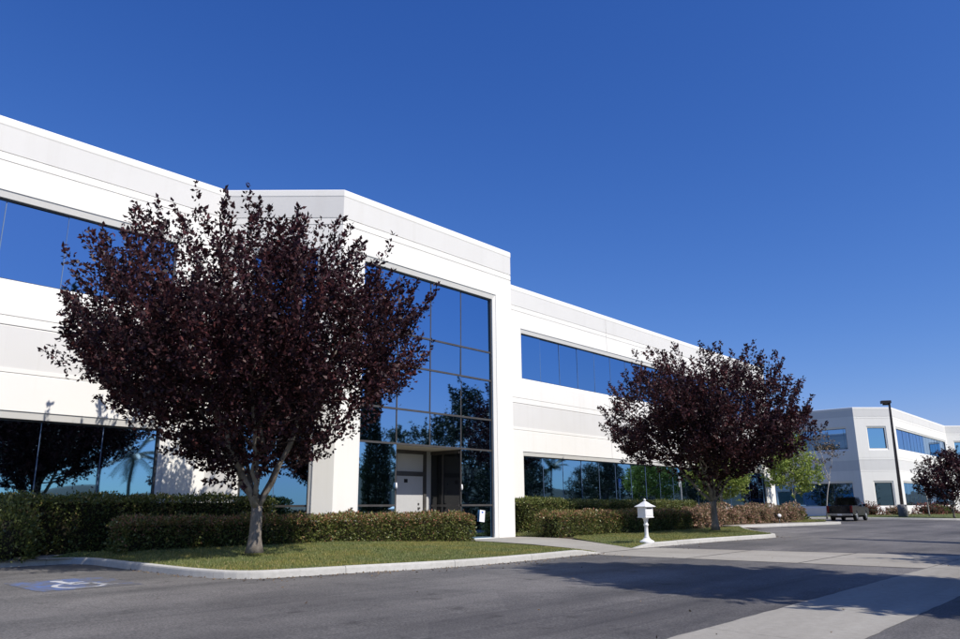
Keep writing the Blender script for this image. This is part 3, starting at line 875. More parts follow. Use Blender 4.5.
def make_tree(name, loc, rng, prof, fork, r0, limbs, tips, shoots, per, leaf, mat, bark, upward=0.55, shoot_len=(0.5, 1.1), centre=(0, 0), twigs=True, clump=0.5, scatter=0.9, shell=0.5, tseg=10, lean=(0, 0), leaders=None, thin=0.0):
    """vase or round tree: prof = [(z, radius)...] of the crown above ground, fork = height where the limbs leave the trunk"""
    root = empty(name, loc)
    zs = np.array([p[0] for p in prof]); rs = np.array([p[1] for p in prof])
    # branch tips inside the crown, biased towards its skin
    out = []
    zmin, zmax = zs[0], zs[-1]
    rm = rs.max()
    while len(out) < tips:
        z = rng.uniform(zmin, zmax); R = np.interp(z, zs, rs)
        if rng.random() > (R / rm) ** 1.3: continue
        a = rng.uniform(0, 2 * np.pi)
        f = rng.random() ** shell
        k = 1 + 0.13 * math.sin(3 * a + 1.3) + 0.1 * math.sin(5 * a + z * 1.7)
        out.append((R * f * k * math.cos(a) + centre[0] * z / zmax, R * f * k * math.sin(a) + centre[1] * z / zmax, z))
    T = np.array(out)
    trunk = MB()
    f0 = np.array([lean[0], lean[1], fork])
    tp = bez(np.zeros(3), np.array([lean[0] * .2, lean[1] * .2, fork * .6]), f0, 7)
    rad = [r0 * (1.45 if i == 0 else 1.12 if i == 1 else 1.0 - 0.03 * i) for i in range(7)]
    trunk.tube([tuple(p) for p in tp] , rad, tseg)
    # main limbs
    LB = []
    for k in range(limbs):
        a = 2 * math.pi * k / limbs + rng.uniform(-.3, .3)
        z = zmin + (zmax - zmin) * rng.uniform(0.4, 0.8)
        R = np.interp(z, zs, rs) * rng.uniform(0.35, 0.75) * (0.3 if k == 0 else 1)
        e = np.array([math.cos(a) * R + centre[0] * z / zmax, math.sin(a) * R + centre[1] * z / zmax, z])
        s = f0 + np.array([0, 0, -rng.uniform(0.0, 0.35) * r0 * 3])
        c = s + np.array([(e[0] - s[0]) * .42, (e[1] - s[1]) * .42, (e[2] - s[2]) * rng.uniform(.3, .5)])
        p = bez(s, c, e, 12)
        p[1:-1] += rng.normal(0, 0.045, p[1:-1].shape)
        rr = np.linspace(r0 * rng.uniform(.38, .55), 0.018, 12)
        trunk.tube([tuple(q) for q in p], list(rr), max(6, tseg - 3)); LB.append((p, rr))
    allp = np.concatenate([p for p, _ in LB]); allr = np.concatenate([r for _, r in LB])
    trunk.build('trunk', bark, root)
    trunk = MB()
    # branches from the limbs to the tips
    for t in T:
        dd = allp - t
        cost = np.linalg.norm(dd, axis=1) + np.where(allp[:, 2] > t[2] - 0.15, 3.0, 0) 
        i = int(cost.argmin()); s = allp[i]
        c = (s + t) / 2 + np.array([0, 0, 0.12 * np.linalg.norm(t - s)]) * rng.uniform(-.6, .6) + rng.normal(0, .06, 3)
        p = bez(s, c, t, 5); ra = min(allr[i] * 0.6, 0.04)
        trunk.tube([tuple(q) for q in p], list(np.linspace(ra, 0.008, 5)), 5, False)
    tag(trunk.build('branches', M['plum_twig'] if mat is M['plum'] else bark, root), kind='stuff')
    # shoots with leaves
    k = rng.integers(0, tips, shoots)
    S = T[k] + rng.normal(0, clump, (shoots, 3)) * np.array([1, 1, 0.8])
    rad_dir = S - np.array([0, 0, zmin + (zmax - zmin) * 0.2]); rad_dir /= np.linalg.norm(rad_dir, axis=1, keepdims=True)
    D = rad_dir * (1 - upward) + np.array([0, 0, 1]) * upward + rng.normal(0, 0.28, (shoots, 3))
    D /= np.linalg.norm(D, axis=1, keepdims=True)
    Ls = rng.uniform(*shoot_len, shoots)
    # keep most shoots inside the crown profile
    tipz = S[:, 2] + D[:, 2] * Ls
    Rl = np.interp(S[:, 2], zs, rs) * 0.98 + (0.1 if leaders else 0.3)
    ok = (np.hypot(S[:, 0] - centre[0] * S[:, 2] / zmax, S[:, 1] - centre[1] * S[:, 2] / zmax) < Rl) & (S[:, 2] > zmin - .2)
    if thin: ok &= rng.random(shoots) > thin * np.clip((S[:, 2] - (zmin + (zmax - zmin) * .55)) / ((zmax - zmin) * .35), 0, 1)
    S, D, Ls = S[ok], D[ok], Ls[ok]
    n = len(S)
    tt = rng.uniform(0.05, 1.0, (n, per))
    Pp = S[:, None, :] + D[:, None, :] * (Ls[:, None] * tt)[..., None] + rng.normal(0, 0.035, (n, per, 3))
    Dd = np.repeat(D[:, None, :], per, 1)
    V = leaves(Pp.reshape(-1, 3), Dd.reshape(-1, 3) * 0.5 + np.array([0, 0, -0.15]), leaf, rng, scatter=scatter)
    if leaders:
        # long upright leaf covered leaders that break the outline of the crown
        nl = leaders[0]; zl = zmin + (zmax - zmin) * rng.beta(2.2, 1.3, nl); al = rng.uniform(0, 2 * np.pi, nl)
        Rr = np.interp(zl, zs, rs) * np.sqrt(rng.uniform(.55, 1.0, nl))
        S2 = np.stack([Rr * np.cos(al) + centre[0] * zl / zmax, Rr * np.sin(al) + centre[1] * zl / zmax, zl - .2], -1)
        ow = 0.95 - 0.65 * (zl - zmin) / (zmax - zmin); D2 = np.stack([np.cos(al) * ow, np.sin(al) * ow, np.full(nl, .85)], -1) + rng.normal(0, .13, (nl, 3)); D2 /= np.linalg.norm(D2, axis=1, keepdims=True)
        L2 = rng.uniform(*leaders[1], nl); q = leaders[2]
        t2_ = rng.uniform(0, 1, (nl, q)) ** .85
        w2 = (.13 * (1.15 - t2_))[..., None] * rng.normal(0, 1, (nl, q, 3))
        P2 = S2[:, None] + D2[:, None] * (L2[:, None] * t2_)[..., None] + w2
        V = np.concatenate([V, leaves(P2.reshape(-1, 3), np.repeat(D2[:, None], q, 1).reshape(-1, 3) * .6, leaf, rng, scatter=.6)])
    if twigs:
        m = min(n, 700); tw = MB()
        for s, d, l in zip(S[:m], D[:m], Ls[:m]): tw.tube([tuple(s), tuple(s + d * l)], [.007, .003], 3, False)
        tag(tw.build('twigs', M['plum_twig'], root), kind='stuff')
    leaf_object('crown', V, mat, root)
    return root

def clone(root, name, loc, rz=0.0, scale=1.0):
    r = root.copy(); COL.objects.link(r); r.name = name
    r.location = loc; r.rotation_euler = (0, 0, rz); r.scale = (scale,) * 3
    for ch in root.children:
        c = ch.copy(); COL.objects.link(c); c.parent = r
    return r

RT = Vector((_r.x, _r.y)).normalized()      # horizontal direction that reads as "right" in the photo
K_ = 0.93
plum_prof = [(1.95, 1.0), (2.4, 1.8), (3.1, 2.8), (3.9, 3.85), (4.8, 4.4), (5.7, 4.3), (6.4, 3.75), (7.0, 3.1), (7.5, 2.3), (7.75, 1.1)]
plum_prof = [(z * K_, r * K_ * .97) for z, r in plum_prof]
t1 = make_tree('plum_tree', (10.07, 16.0, 0.66), np.random.default_rng(11), plum_prof, 1.05, 0.15, 10, 220, 3700, 27, 0.118, M['plum'], M['bark'],
               centre=(-0.6 * RT.x, -0.6 * RT.y), clump=0.33, tseg=14, shoot_len=(0.3, 0.75), scatter=0.75, leaders=(330, (.8, 1.75), 85), thin=0.85)
tag(t1, 'large dark purple leaved plum tree on the lawn before the entrance', 'tree', 'purple leaved trees')
K_ = 0.88
plum2_prof = [(z * K_, r * K_) for z, r in [(2.4, .9), (2.9, 2.4), (3.6, 4.1), (4.6, 5.0), (5.8, 4.9), (7.0, 4.3), (8.0, 3.3), (8.6, 1.5)]]
t2 = make_tree('plum_tree', (33.5, 15.55, 0.58), np.random.default_rng(23), plum2_prof, 1.3, 0.15, 9, 200, 3600, 22, 0.145, M['plum'], M['bark'], centre=(0.1, 0), clump=0.34, shoot_len=(0.3, .75), scatter=.75, leaders=(250, (.8, 1.7), 58), thin=0.8)
tag(t2, 'dark purple leaved plum tree behind the white mailbox', 'tree', 'purple leaved trees')
plum3_prof = [(0.9, 0.5), (1.5, 1.7), (2.5, 2.5), (3.6, 2.5), (4.6, 1.9), (5.4, 0.8)]
t3 = make_tree('plum_tree', (80.0, 14.5, 0.45), np.random.default_rng(31), plum3_prof, 0.9, 0.09, 6, 70, 900, 14, 0.2, M['plum'], M['bark'], clump=0.32, shoot_len=(.4, .8), twigs=False)
tag(t3, 'small dark purple leaved tree at the right edge before the far building', 'tree', 'purple leaved trees')
# the row on the other side of the drive (mirrored in the windows, shadows fall across the drive)
pa = make_tree('evergreen_tree', (16.3, -2.4, 0.1), np.random.default_rng(77), [(3.6, .8), (4.6, 2.3), (6.5, 3.1), (8.5, 3.2), (10.5, 2.8), (12.5, 1.9), (14.2, .6)], 2.6, 0.2, 8, 150, 3000, 18, 0.27, M['dark_leaf'], M['bark'], clump=.4, twigs=False)
tag(pa, 'tall dense evergreen over the drive whose shadow lies nearest the camera', 'tree', 'dark trees across the drive')
pb = clone(t3, 'plum_tree', (26.2, -1.2, 0.1), 0.7, 1.2)
tag(pb, 'smaller purple leaved tree over the drive beside the concrete apron', 'tree', 'purple leaved trees')

# young trees with fresh yellow-green leaves
lime_prof = [(1.9, 0.6), (2.6, 1.7), (3.8, 2.0), (5.0, 1.5), (6.0, 0.6)]
y1 = make_tree('young_tree', (58.2, 20.6, 0.5), np.random.default_rng(41), lime_prof, 1.7, 0.055, 5, 60, 620, 12, 0.2, M['lime'], M['pale_bark'], clump=0.3, shoot_len=(.3, .6), twigs=False, tseg=6)
tag(y1, 'young tree with pale lime green leaves left of the parked pickup', 'tree', 'young trees by the parking bays')
y2 = make_tree('young_tree', (46.2, 20.9, 0.5), np.random.default_rng(42), [(1.5, .6), (2.2, 1.6), (3.0, 1.8), (3.9, 1.2), (4.4, .5)], 1.4, 0.055, 5, 50, 560, 12, 0.19, M['lime'], M['pale_bark'], clump=0.3, shoot_len=(.3, .6), twigs=False, tseg=6)
tag(y2, 'young lime green tree seen under the crown of the purple tree', 'tree', 'young trees by the parking bays')
y3 = make_tree('young_tree', (70.5, 22.4, 0.5), np.random.default_rng(43), [(3.8, .6), (5.0, 1.6), (6.2, 1.7), (7.2, .6)], 3.2, 0.06, 5, 26, 120, 8, 0.17, M['brown_leaf'], M['pale_bark'], clump=0.3, shoot_len=(.3, .6), twigs=False, tseg=6, lean=(0.2, -0.5))
tag(y3, 'nearly bare young tree with brown buds behind the pickup', 'tree', 'young trees by the parking bays')
y4 = make_tree('young_tree', (88.5, 18.2, 0.5), np.random.default_rng(44), [(2.2, .4), (3.4, 1.0), (4.6, 1.0), (5.4, .3)], 2.0, 0.06, 5, 22, 40, 6, 0.14, M['brown_leaf'], M['pale_bark'], clump=0.25, shoot_len=(.3, .6), twigs=False, tseg=6)
tag(y4, 'slim bare young tree right of the lamp post', 'tree', 'young trees by the parking bays')

# trees and palms across the drive
dk_prof = [(1.5, 2.0), (3, 4.0), (5.5, 4.8), (8, 4.2), (10, 2.8), (12, 0.8)]
dk = make_tree('evergreen_tree', (48.5, -5.0, 0.1), np.random.default_rng(51), dk_prof, 2.0, 0.25, 8, 110, 1500, 12, 0.26, M['dark_leaf'], M['bark'], clump=0.55, twigs=False)
tag(dk, 'tall dark evergreen tree mirrored in the entrance glass', 'tree', 'dark trees across the drive')
for i, (x, y, s, lab) in enumerate([(71, -9, .62, 'dark evergreen tree mirrored in the left end of the right wing windows'), (84, -8, .7, 'dark evergreen tree mirrored in the middle of the right wing windows'),
                                    (97, -9, .66, 'dark evergreen tree mirrored in the far end of the right wing windows'),
                                    (126, -14, .8, 'dark evergreen tree farthest along the drive'), (77, 34, .8, 'dark evergreen tree added between the two buildings to darken the far windows'),  # tree between the buildings is added to darken reflections in the far windows
                                    (63, -15, .6, 'dark evergreen tree set back between the cypress and the palms'), (77.5, -16, .66, 'dark evergreen tree set back behind the verge shrubs'),
                                    (91, -15, .6, 'dark evergreen tree beside the far palm'), (104, -19, .7, 'dark evergreen tree behind the mid green tree'), (115, -11, .62, 'dark evergreen tree next to the farthest one')]):
    c = clone(dk, 'evergreen_tree', (x, y, 0.1), i * 1.1, s)
    tag(c, lab, 'tree', 'dark trees across the drive')
gum = make_tree('gum_tree', (57, -25, 0.1), np.random.default_rng(61), [(4, 1.5), (5.5, 3.6), (7.5, 4), (9, 3.2), (10.5, 1.0)], 3.2, 0.2, 6, 45, 500, 12, 0.3, M['gum_leaf'], M['pale_bark'], clump=0.5, upward=-0.2, twigs=False)
tag(gum, 'open crowned gum tree mirrored in the lower left of the entrance glass', 'tree')
lt = make_tree('leafy_tree', (106, -13, 0.1), np.random.default_rng(62), [(1.5, 1.5), (3, 3), (5, 3.4), (7, 2.2), (8, .6)], 1.6, 0.15, 6, 50, 600, 12, 0.3, M['gum_leaf'], M['bark'], clump=0.5, twigs=False)
tag(lt, 'mid green leafy tree mirrored behind the parking sign', 'tree')

def cypress(loc):
    root = empty('cypress_tree', loc); r = np.random.default_rng(71)
    mb = MB(); mb.tube([(0, 0, 0), (0, 0, 14)], [.13, .03], 8); mb.build('trunk', M['bark'], root)
    n = 14000
    z = 0.4 + 14.6 * r.random(n) ** 1.1
    R = 0.95 * np.clip((15.3 - z) / 11.0, 0.05, 1) ** 0.8 * np.sqrt(r.uniform(.2, 1, n))
    a = r.uniform(0, 2 * np.pi, n)
    P = np.stack([R * np.cos(a), R * np.sin(a), z], -1)
    D = np.stack([np.cos(a) * .4, np.sin(a) * .4, np.ones(n)], -1)
    leaf_object('crown', leaves(P, D, 0.26, r, 0.3, scatter=.3), M['dark_leaf'], root)
    return root
tag(cypress((36.2, -2.6, 0.1)), 'tall narrow cypress whose thin shadow crosses the drive', 'tree')

def palm(loc, h, seed, fl=2.6):
    root = empty('palm_tree', loc); r = random.Random(seed)
    mb = MB(); pts = [(0.1 * math.sin(k), 0.08 * k * 0.3, h * k / 8) for k in range(9)]
    mb.tube(pts, [.24 if k == 0 else .15 - .004 * k for k in range(9)], 9); mb.build('trunk', M['palm_bark'], root)
    top = Vector(pts[-1])
    for f in range(18):
        a = f * 2.4 + r.uniform(-.2, .2); el = r.uniform(-0.25, 1.15)
        d = Vector((math.cos(a) * math.cos(el), math.sin(a) * math.cos(el), math.sin(el)))
        c = [top + d * (fl * t) + Vector((0, 0, -1)) * (fl * 0.42 * t * t * (1.1 - 0.3 * math.sin(el))) for t in [k / 9 for k in range(10)]]
        fr = MB(); fr.tube(c, [.03 - .0026 * k for k in range(10)], 4, False)
        for k in range(1, 10):
            t = (c[k] - c[k - 1]).normalized(); sd = t.cross(Vector((0, 0, 1))).normalized()
            for sgn in (-1, 1):
                for q in (0, .33, .66):
                    b = c[k - 1].lerp(c[k], q); L = fl * 0.26 * (1 - 0.5 * abs(k / 9 - .4))
                    tip = b + (sd * sgn * .75 + t * .6) * L + Vector((0, 0, -L * .45))
                    mid = b.lerp(tip, .5) + Vector((0, 0, .04)); w = t * .03
                    fr.quad(b - w, b + w, mid + w, mid - w); fr.poly([mid - w, mid + w, tip])
        fr.build('frond', M['palm_leaf'], root)
    return root
tag(palm((24.8, -14.5, 0.1), 7.2, 1), 'slender palm tree mirrored in the left lower window', 'palm', 'palms across the drive')
tag(palm((29.0, -18.5, 0.1), 6.4, 2, 3.0), 'shorter wide palm tree mirrored beside the slender palm', 'palm', 'palms across the drive')
tag(palm((90.0, -20.0, 0.1), 7.4, 3, 3.0), 'palm tree mirrored in the left end of the right wing', 'palm', 'palms across the drive')

# ------------------------------------------------------------------ hedges and shrubs
def hedge(name, x0, x1, y0, y1, z0, z1, mat, rng, dens, leaf, label, topmat=None, cat='hedge', group='clipped hedges', lump=0.03):
    root = empty(name, ((x0 + x1) / 2, (y0 + y1) / 2, z0))
    tag(root, label, cat, group)
    cx, cy = (x0 + x1) / 2, (y0 + y1) / 2
    hx, hy, hz = (x1 - x0) / 2, (y1 - y0) / 2, z1 - z0
    faces = [(2 * hx * 2 * hy, 't'), (2 * hx * hz, 'f'), (2 * hx * hz * .5, 'b'), (2 * hy * hz, 'l'), (2 * hy * hz, 'r')]
    Ps, Ds = [], []
    for A, k in faces:
        n = int(A * dens)
        a, b = rng.uniform(-1, 1, n), rng.uniform(0, 1, n)
        if k == 't': P = np.stack([a * hx, rng.uniform(-1, 1, n) * hy, np.full(n, hz)], -1); D = np.array([0, 0, 1.0])
        elif k in 'fb': P = np.stack([a * hx, np.full(n, -hy if k == 'f' else hy), b * hz], -1); D = np.array([0, -1.0 if k == 'f' else 1, .35])
        else: P = np.stack([np.full(n, -hx if k == 'l' else hx), a * hy, b * hz], -1); D = np.array([-1.0 if k == 'l' else 1, 0, .35])
        ph = P[:, 0] * 2.1 + P[:, 1] * 3.3
        w = lump * (np.sin(ph) + np.sin(P[:, 2] * 5 + P[:, 0] * 3.7) + 0.6 * np.sin(P[:, 0] * 9 + P[:, 2] * 7))
        P = P + D * (w + rng.exponential(0.045, n) * rng.choice([-1.6, .35], n, p=[.7, .3]))[:, None]
        # round the upper edges
        for ax, hh in ((0, hx), (1, hy)):
            e = np.clip((np.abs(P[:, ax]) - hh + .18) / .18, 0, 1.2); u = np.clip((P[:, 2] - hz + .18) / .18, 0, 1.2)
            P[:, 2] -= .07 * e * u
        P += rng.normal(0, 0.025, P.shape)
        Ps.append(P); Ds.append(np.repeat(D[None], n, 0))
    P, D = np.concatenate(Ps), np.concatenate(Ds)
    if topmat:
        sel = rng.random(len(P)) < np.clip((P[:, 2] / hz - .45) * 1.6, 0.08, .85)
        leaf_object('foliage', leaves(P[~sel], D[~sel], leaf, rng, .55, scatter=.8), mat, root)
        leaf_object('new_growth', leaves(P[sel], D[sel], leaf, rng, .5, scatter=.7), topmat, root)
    else:
        leaf_object('foliage', leaves(P, D, leaf, rng, .55, scatter=.8), mat, root)
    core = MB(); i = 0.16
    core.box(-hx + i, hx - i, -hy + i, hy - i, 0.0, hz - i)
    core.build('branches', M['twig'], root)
    return root

hr = np.random.default_rng(5)
hedge('hedge', 8.25, 20.75, 18.75, 19.6, 0.45, 1.42, M['hedge_green'], hr, 1250, 0.075, 'clipped hedge with reddish tips running behind the big plum trunk to the entrance', M['hedge_red'])
hedge('hedge', -4.0, 13.6, 20.55, 21.35, 0.55, 2.0, M['hedge_green'], hr, 800, 0.08, 'taller dark green clipped hedge under the left wing windows')
hedge('hedge', 25.75, 28.6, 20.2, 21.6, 0.5, 1.98, M['hedge_green'], hr, 800, 0.085, 'square cut green hedge block right of the entrance pier')
hedge('hedge', 28.6, 42.6, 20.8, 21.7, 0.5, 1.9, M['hedge_green'], hr, 600, 0.09, 'long green hedge under the right wing windows')
hedge('hedge', 24.95, 36.4, 18.1, 19.2, 0.45, 1.42, M['hedge_green'], hr, 800, 0.085, 'low red tipped hedge behind the white mailbox', M['hedge_red'])
x = 39.6; i = 0
while x < 55.0:
    w = 2.3
    hedge('shrub', x, x + w, 19.3, 20.5, 0.5, 1.42 + 0.12 * math.sin(i * 2.3), M['pink_leaf'], hr, 520, 0.11,
          'pinkish tipped shrub, number %s of the row counted from the purple tree' % ['one', 'two', 'three', 'four', 'five', 'six', 'seven'][i], None, 'shrub', 'pink tipped shrubs by the parking bays', 0.12)
    x += w + 0.02; i += 1

def bush(loc, r, h, mat, label, n, leaf, seed, group):
    root = empty('shrub', loc); tag(root, label, 'shrub', group); g = np.random.default_rng(seed)
    a = g.uniform(0, 2 * np.pi, n); c = g.uniform(-.1, 1, n); s = np.sqrt(np.clip(1 - c * c, 0, 1))
    k = 1 + .14 * np.sin(3 * a + 2 * c) + .1 * np.sin(7 * a + 5 * c)
    rr = g.uniform(.72, 1.05, n) * k
    d = np.stack([s * np.cos(a), s * np.sin(a), c], -1)
    P = d * rr[:, None] * np.array([r, r, h]); P[:, 2] = np.maximum(P[:, 2], .02)
    leaf_object('foliage', leaves(P, d + [0, 0, .4], leaf, g, .55, scatter=.6), mat, root)
    mb = MB()
    for k in range(9):
        w = 2 * math.pi * k / 9
        mb.tube([(0.03 * math.cos(w), .03 * math.sin(w), 0), (r * .3 * math.cos(w), r * .3 * math.sin(w), h * .45), (r * .7 * math.cos(w + .3), r * .7 * math.sin(w + .3), h * .7)], [.02, .014, .005], 5, False)
    mb.lathe([(.2 * r, 0), (.62 * r, .25 * h), (.6 * r, .5 * h), (.3 * r, .72 * h)], seg=9)
    mb.build('branches', M['twig'], root)
    return root
bush((6.2, 20.1, .55), .62, 1.25, M['hedge_green'], 'sunlit rounded green shrub at the left edge before the hedge', 2600, .085, 1, 'loose shrubs')
bush((25.1, 21.2, .5), .4, .75, M['hedge_green'], 'small dark shrub between the entrance pier and the square hedge', 900, .08, 2, 'loose shrubs')
FB = [((60.2, 21.6, .5), 1.0, .9, 'hedge_green', 'rounded green shrub beyond the lime green tree'), ((64.0, 23.2, .5), 1.0, .9, 'pink_leaf', 'brownish shrub behind the parked pickup'),
      ((90.6, 24.4, .55), 1.5, 1.35, 'red_shrub', 'red leaved shrub below the far corner window'), ((93.6, 22.4, .55), 1.1, .9, 'pink_leaf', 'brownish red shrub left of the lamp post by the far wall'),
      ((100.0, 20.6, .6), 1.6, 1.2, 'red_shrub', 'wide reddish shrub right of the lamp post by the far wall'), ((104.5, 20.7, .6), 1.4, 1.0, 'hedge_green', 'green shrub beneath the far lower windows'),
      ((108.5, 20.6, .6), 1.5, 1.2, 'red_shrub', 'reddish shrub farthest along the far wall')]
for k, (l, r_, h_, m_, lab) in enumerate(FB):
    bush(l, r_, h_, M[m_], lab, 900, .2, 10 + k, 'loose shrubs')
# low shrubs across the drive, mirrored along the foot of the windows
for k in range(9):
    bush((20 + k * 9.5, -6.5 - 1.5 * math.sin(k * 1.7), .1), 2.2, 1.6, M['dark_leaf'], 'low dark shrub across the drive, %s from the near end' % ['first', 'second', 'third', 'fourth', 'fifth', 'sixth', 'seventh', 'eighth', 'ninth'][k], 900, .3, 40 + k, 'shrubs across the drive')

# ------------------------------------------------------------------ mailbox
def mailbox():
    root = empty('mailbox', (23.9, 13.62, gz(13.62) + 0.13), math.radians(-14)); root.scale = (.94,) * 3; W = M['plastic_white']
    tag(root, 'white ornate pedestal mailbox with peaked roof beside the kerb', 'mailbox')
    MB().lathe([(0.0, -.03), (.26, -.03), (.27, .03), (.25, .07), (.17, .1), (.12, .15), (.10, .17)], seg=20).build('base', W, root)
    pr = [(.10, .16), (.095, .2), (.075, .23), (.068, .3), (.064, .5), (.062, .58), (.085, .6), (.095, .63), (.085, .66), (.065, .68), (.068, .74), (.09, .79), (.085, .83), (.12, .86), (.16, .9)]
    MB().lathe(pr, seg=16).build('post', W, root)
    b = MB(); b.box(-.2, .2, -.2, .2, .9, 1.27); bo = b.build('box', W, root, .012)
    MB().box(-.215, .215, -.215, .215, .885, .915).build('plinth', W, root, .006)
    # flared four sided roof
    rf = MB(); prof = [(.27, 1.27), (.275, 1.29), (.2, 1.335), (.13, 1.39), (.075, 1.44), (.04, 1.47)]
    rf.quad((-.27, .27, 1.27), (.27, .27, 1.27), (.27, -.27, 1.27), (-.27, -.27, 1.27))
    for (r0, z0), (r1, z1) in zip(prof[:-1], prof[1:]):
        for (sx, sy), (tx, ty) in (((-1, -1), (1, -1)), ((1, -1), (1, 1)), ((1, 1), (-1, 1)), ((-1, 1), (-1, -1))):
            rf.quad((sx * r0, sy * r0, z0), (tx * r0, ty * r0, z0), (tx * r1, ty * r1, z1), (sx * r1, sy * r1, z1))
    ro = rf.build('roof', W, root)
    MB().lathe([(.04, 1.465), (.03, 1.485), (.045, 1.505), (.048, 1.53), (.03, 1.555), (0.006, 1.575)], seg=12).build('finial', W, ro)
    MB().box(-.13, .13, -.212, -.199, 1.2, 1.235).build('mail_slot', M['black'], bo)
    MB().box(-.15, .15, -.207, -.199, .96, 1.17).build('door_panel', W, bo, .004)
mailbox()

# ------------------------------------------------------------------ parking sign (seen from behind, its blue face mirrored in the windows)
def wheelchair(mb, y, s, flip=1):
    """simple wheelchair figure in the x/z plane, centre at the origin"""
    def ring(cx, cz, r0, r1, a0, a1, n=22):
        for k in range(n):
            a, b = a0 + (a1 - a0) * k / n, a0 + (a1 - a0) * (k + 1) / n
            q = [(r0, a), (r1, a), (r1, b), (r0, b)]
            mb.quad(*[((cx + r * math.cos(w)) * s * flip, y, (cz + r * math.sin(w)) * s) for r, w in q])
    def seg(a, b, w):
        a, b = Vector(a), Vector(b); t = (b - a).normalized(); n = Vector((-t.y, t.x)) * w / 2
        mb.quad(*[((p.x) * s * flip, y, p.y * s) for p in (a - n, b - n, b + n, a + n)])
    ring(-.08, .86, 0, .1, 0, 2 * math.pi)
    seg((-.08, .74), (-.03, .26), .13); seg((-.07, .52), (.22, .52), .09); seg((-.05, .27), (.26, .27), .12); seg((.24, .3), (.36, -.12), .11); seg((.33, -.12), (.5, -.07), .1)
    ring(-.03, .05, .3, .39, math.radians(115), math.radians(340))

def parking_sign():
    root = empty('parking_sign', (41.4, 21.9 - .75, .5), math.radians(180)); tag(root, 'grey backed parking sign on a post against the dark windows', 'sign')
    MB().box(-.03, .03, -.03, .03, 0, 2.45).build('post', M['alu'], root)
    pl = MB().box(-.16, .16, -.045, -.032, 2.25, 2.85).build('plate', M['alu'], root)
    MB().box(-.15, .15, -.05, -.0452, 2.36, 2.84).build('blue_face', M['blue_paint'], pl)
    mb = MB(); wheelchair(mb, 0, .28); o = mb.build('symbol', M['paper'], pl); o.location = (0, -.053, 2.5)
parking_sign()

# ------------------------------------------------------------------ painted accessible bay marking
def worn_paint(name, c, lo, hi):
    m, t, b = new_mat(name)
    n = noise(t, 6, 6, 0.75)
    n2 = noise(t, 1.1, 3, .5)
    mixn = t.nodes.new('ShaderNodeMath'); mixn.operation = 'ADD'; t.links.new(n, mixn.inputs[0]); t.links.new(n2, mixn.inputs[1])
    f = ramp(t, [(lo, (0, 0, 0)), (hi, (1, 1, 1))], mixn.outputs[0])
    mixn.inputs[0].default_value = 0
    dv = t.nodes.new('ShaderNodeMath'); dv.operation = 'MULTIPLY'; dv.inputs[1].default_value = .5
    t.links.new(mixn.outputs[0], dv.inputs[0]); t.links.new(dv.outputs[0], f.inputs['Fac'])
    col = mix(t, f.outputs[0], c, (0.1, 0.095, 0.095))
    t.links.new(col, b.inputs['Base Color']); b.inputs['Roughness'].default_value = .75
    bump(t, b, noise(t, 55, 3, .7), .4, .008)
    return m
def bay_mark():
    x0, x1, y0, y1 = 5.0, 6.75, 14.35, 16.15
    mb = MB(); n = 6
    cx, cy = (x0 + x1) / 2, (y0 + y1) / 2
    root_z = gz(cy)
    ang = math.atan(.0215)
    b = MB(); b.quad((-(x1 - x0) / 2, -(y1 - y0) / 2, 0), ((x1 - x0) / 2, -(y1 - y0) / 2, 0), ((x1 - x0) / 2, (y1 - y0) / 2, 0), (-(x1 - x0) / 2, (y1 - y0) / 2, 0))
    o = b.build('bay_marking', worn_paint('worn_blue_road_paint', (0.06, 0.13, 0.36), .40, .54)); o.location = (cx, cy, root_z + .004); o.rotation_euler = (ang, 0, 0)
    tag(o, 'worn blue painted square with white wheelchair symbol on the asphalt', 'road marking')
    w = MB(); wheelchair(w, 0, 1.15)
    w.v = [(p[0], p[2] - .42, 0.004) for p in w.v]
    w.f = [f[::-1] for f in w.f] if False else w.f
    w.build('wheelchair_symbol', worn_paint('worn_white_road_paint', (0.5, 0.5, 0.51), .46, .6), o)
bay_mark()

# ------------------------------------------------------------------ lamp post
def lamp():
    root = empty('lamp_post', (82.6, 19.2, .5)); D = mottled('dark_bronze_paint', (.03, .025, .025), (.045, .04, .038), 3, .45, 40, .05, 0)
    tag(root, 'tall dark parking lot lamp post on a round concrete base', 'lamp post')
    MB().lathe([(.42, -.3), (.42, 1.1), (.38, 1.16)], seg=18).build('concrete_base', mottled('stained_concrete', (.16, .16, .17), (.25, .25, .25), 2, .9), root)
    p = MB(); r0, r1 = .13, .085
    p.prism([(-r0, -r0), (r0, -r0), (r0, r0), (-r0, r0)], 'z', 1.15, 1.2)
    n0 = len(p.v); h0, h1 = 1.2, 11.0
    for (sx, sy), (tx, ty) in (((-1, -1), (1, -1)), ((1, -1), (1, 1)), ((1, 1), (-1, 1)), ((-1, 1), (-1, -1))):
        p.quad((sx * r0, sy * r0, h0), (tx * r0, ty * r0, h0), (tx * r1, ty * r1, h1), (sx * r1, sy * r1, h1))
    p.quad((-r1, -r1, h1), (r1, -r1, h1), (r1, r1, h1), (-r1, r1, h1))
    p.build('pole', D, root)
    MB().box(-.05, .05, -.06, .6, 10.75, 10.9).build('arm', D, root)
    MB().box(-.3, .3, -.15, .75, 10.92, 11.2).build('lamp_head', D, root, .03)
    root.rotation_euler = (0.012, -0.01, math.radians(25))
lamp()

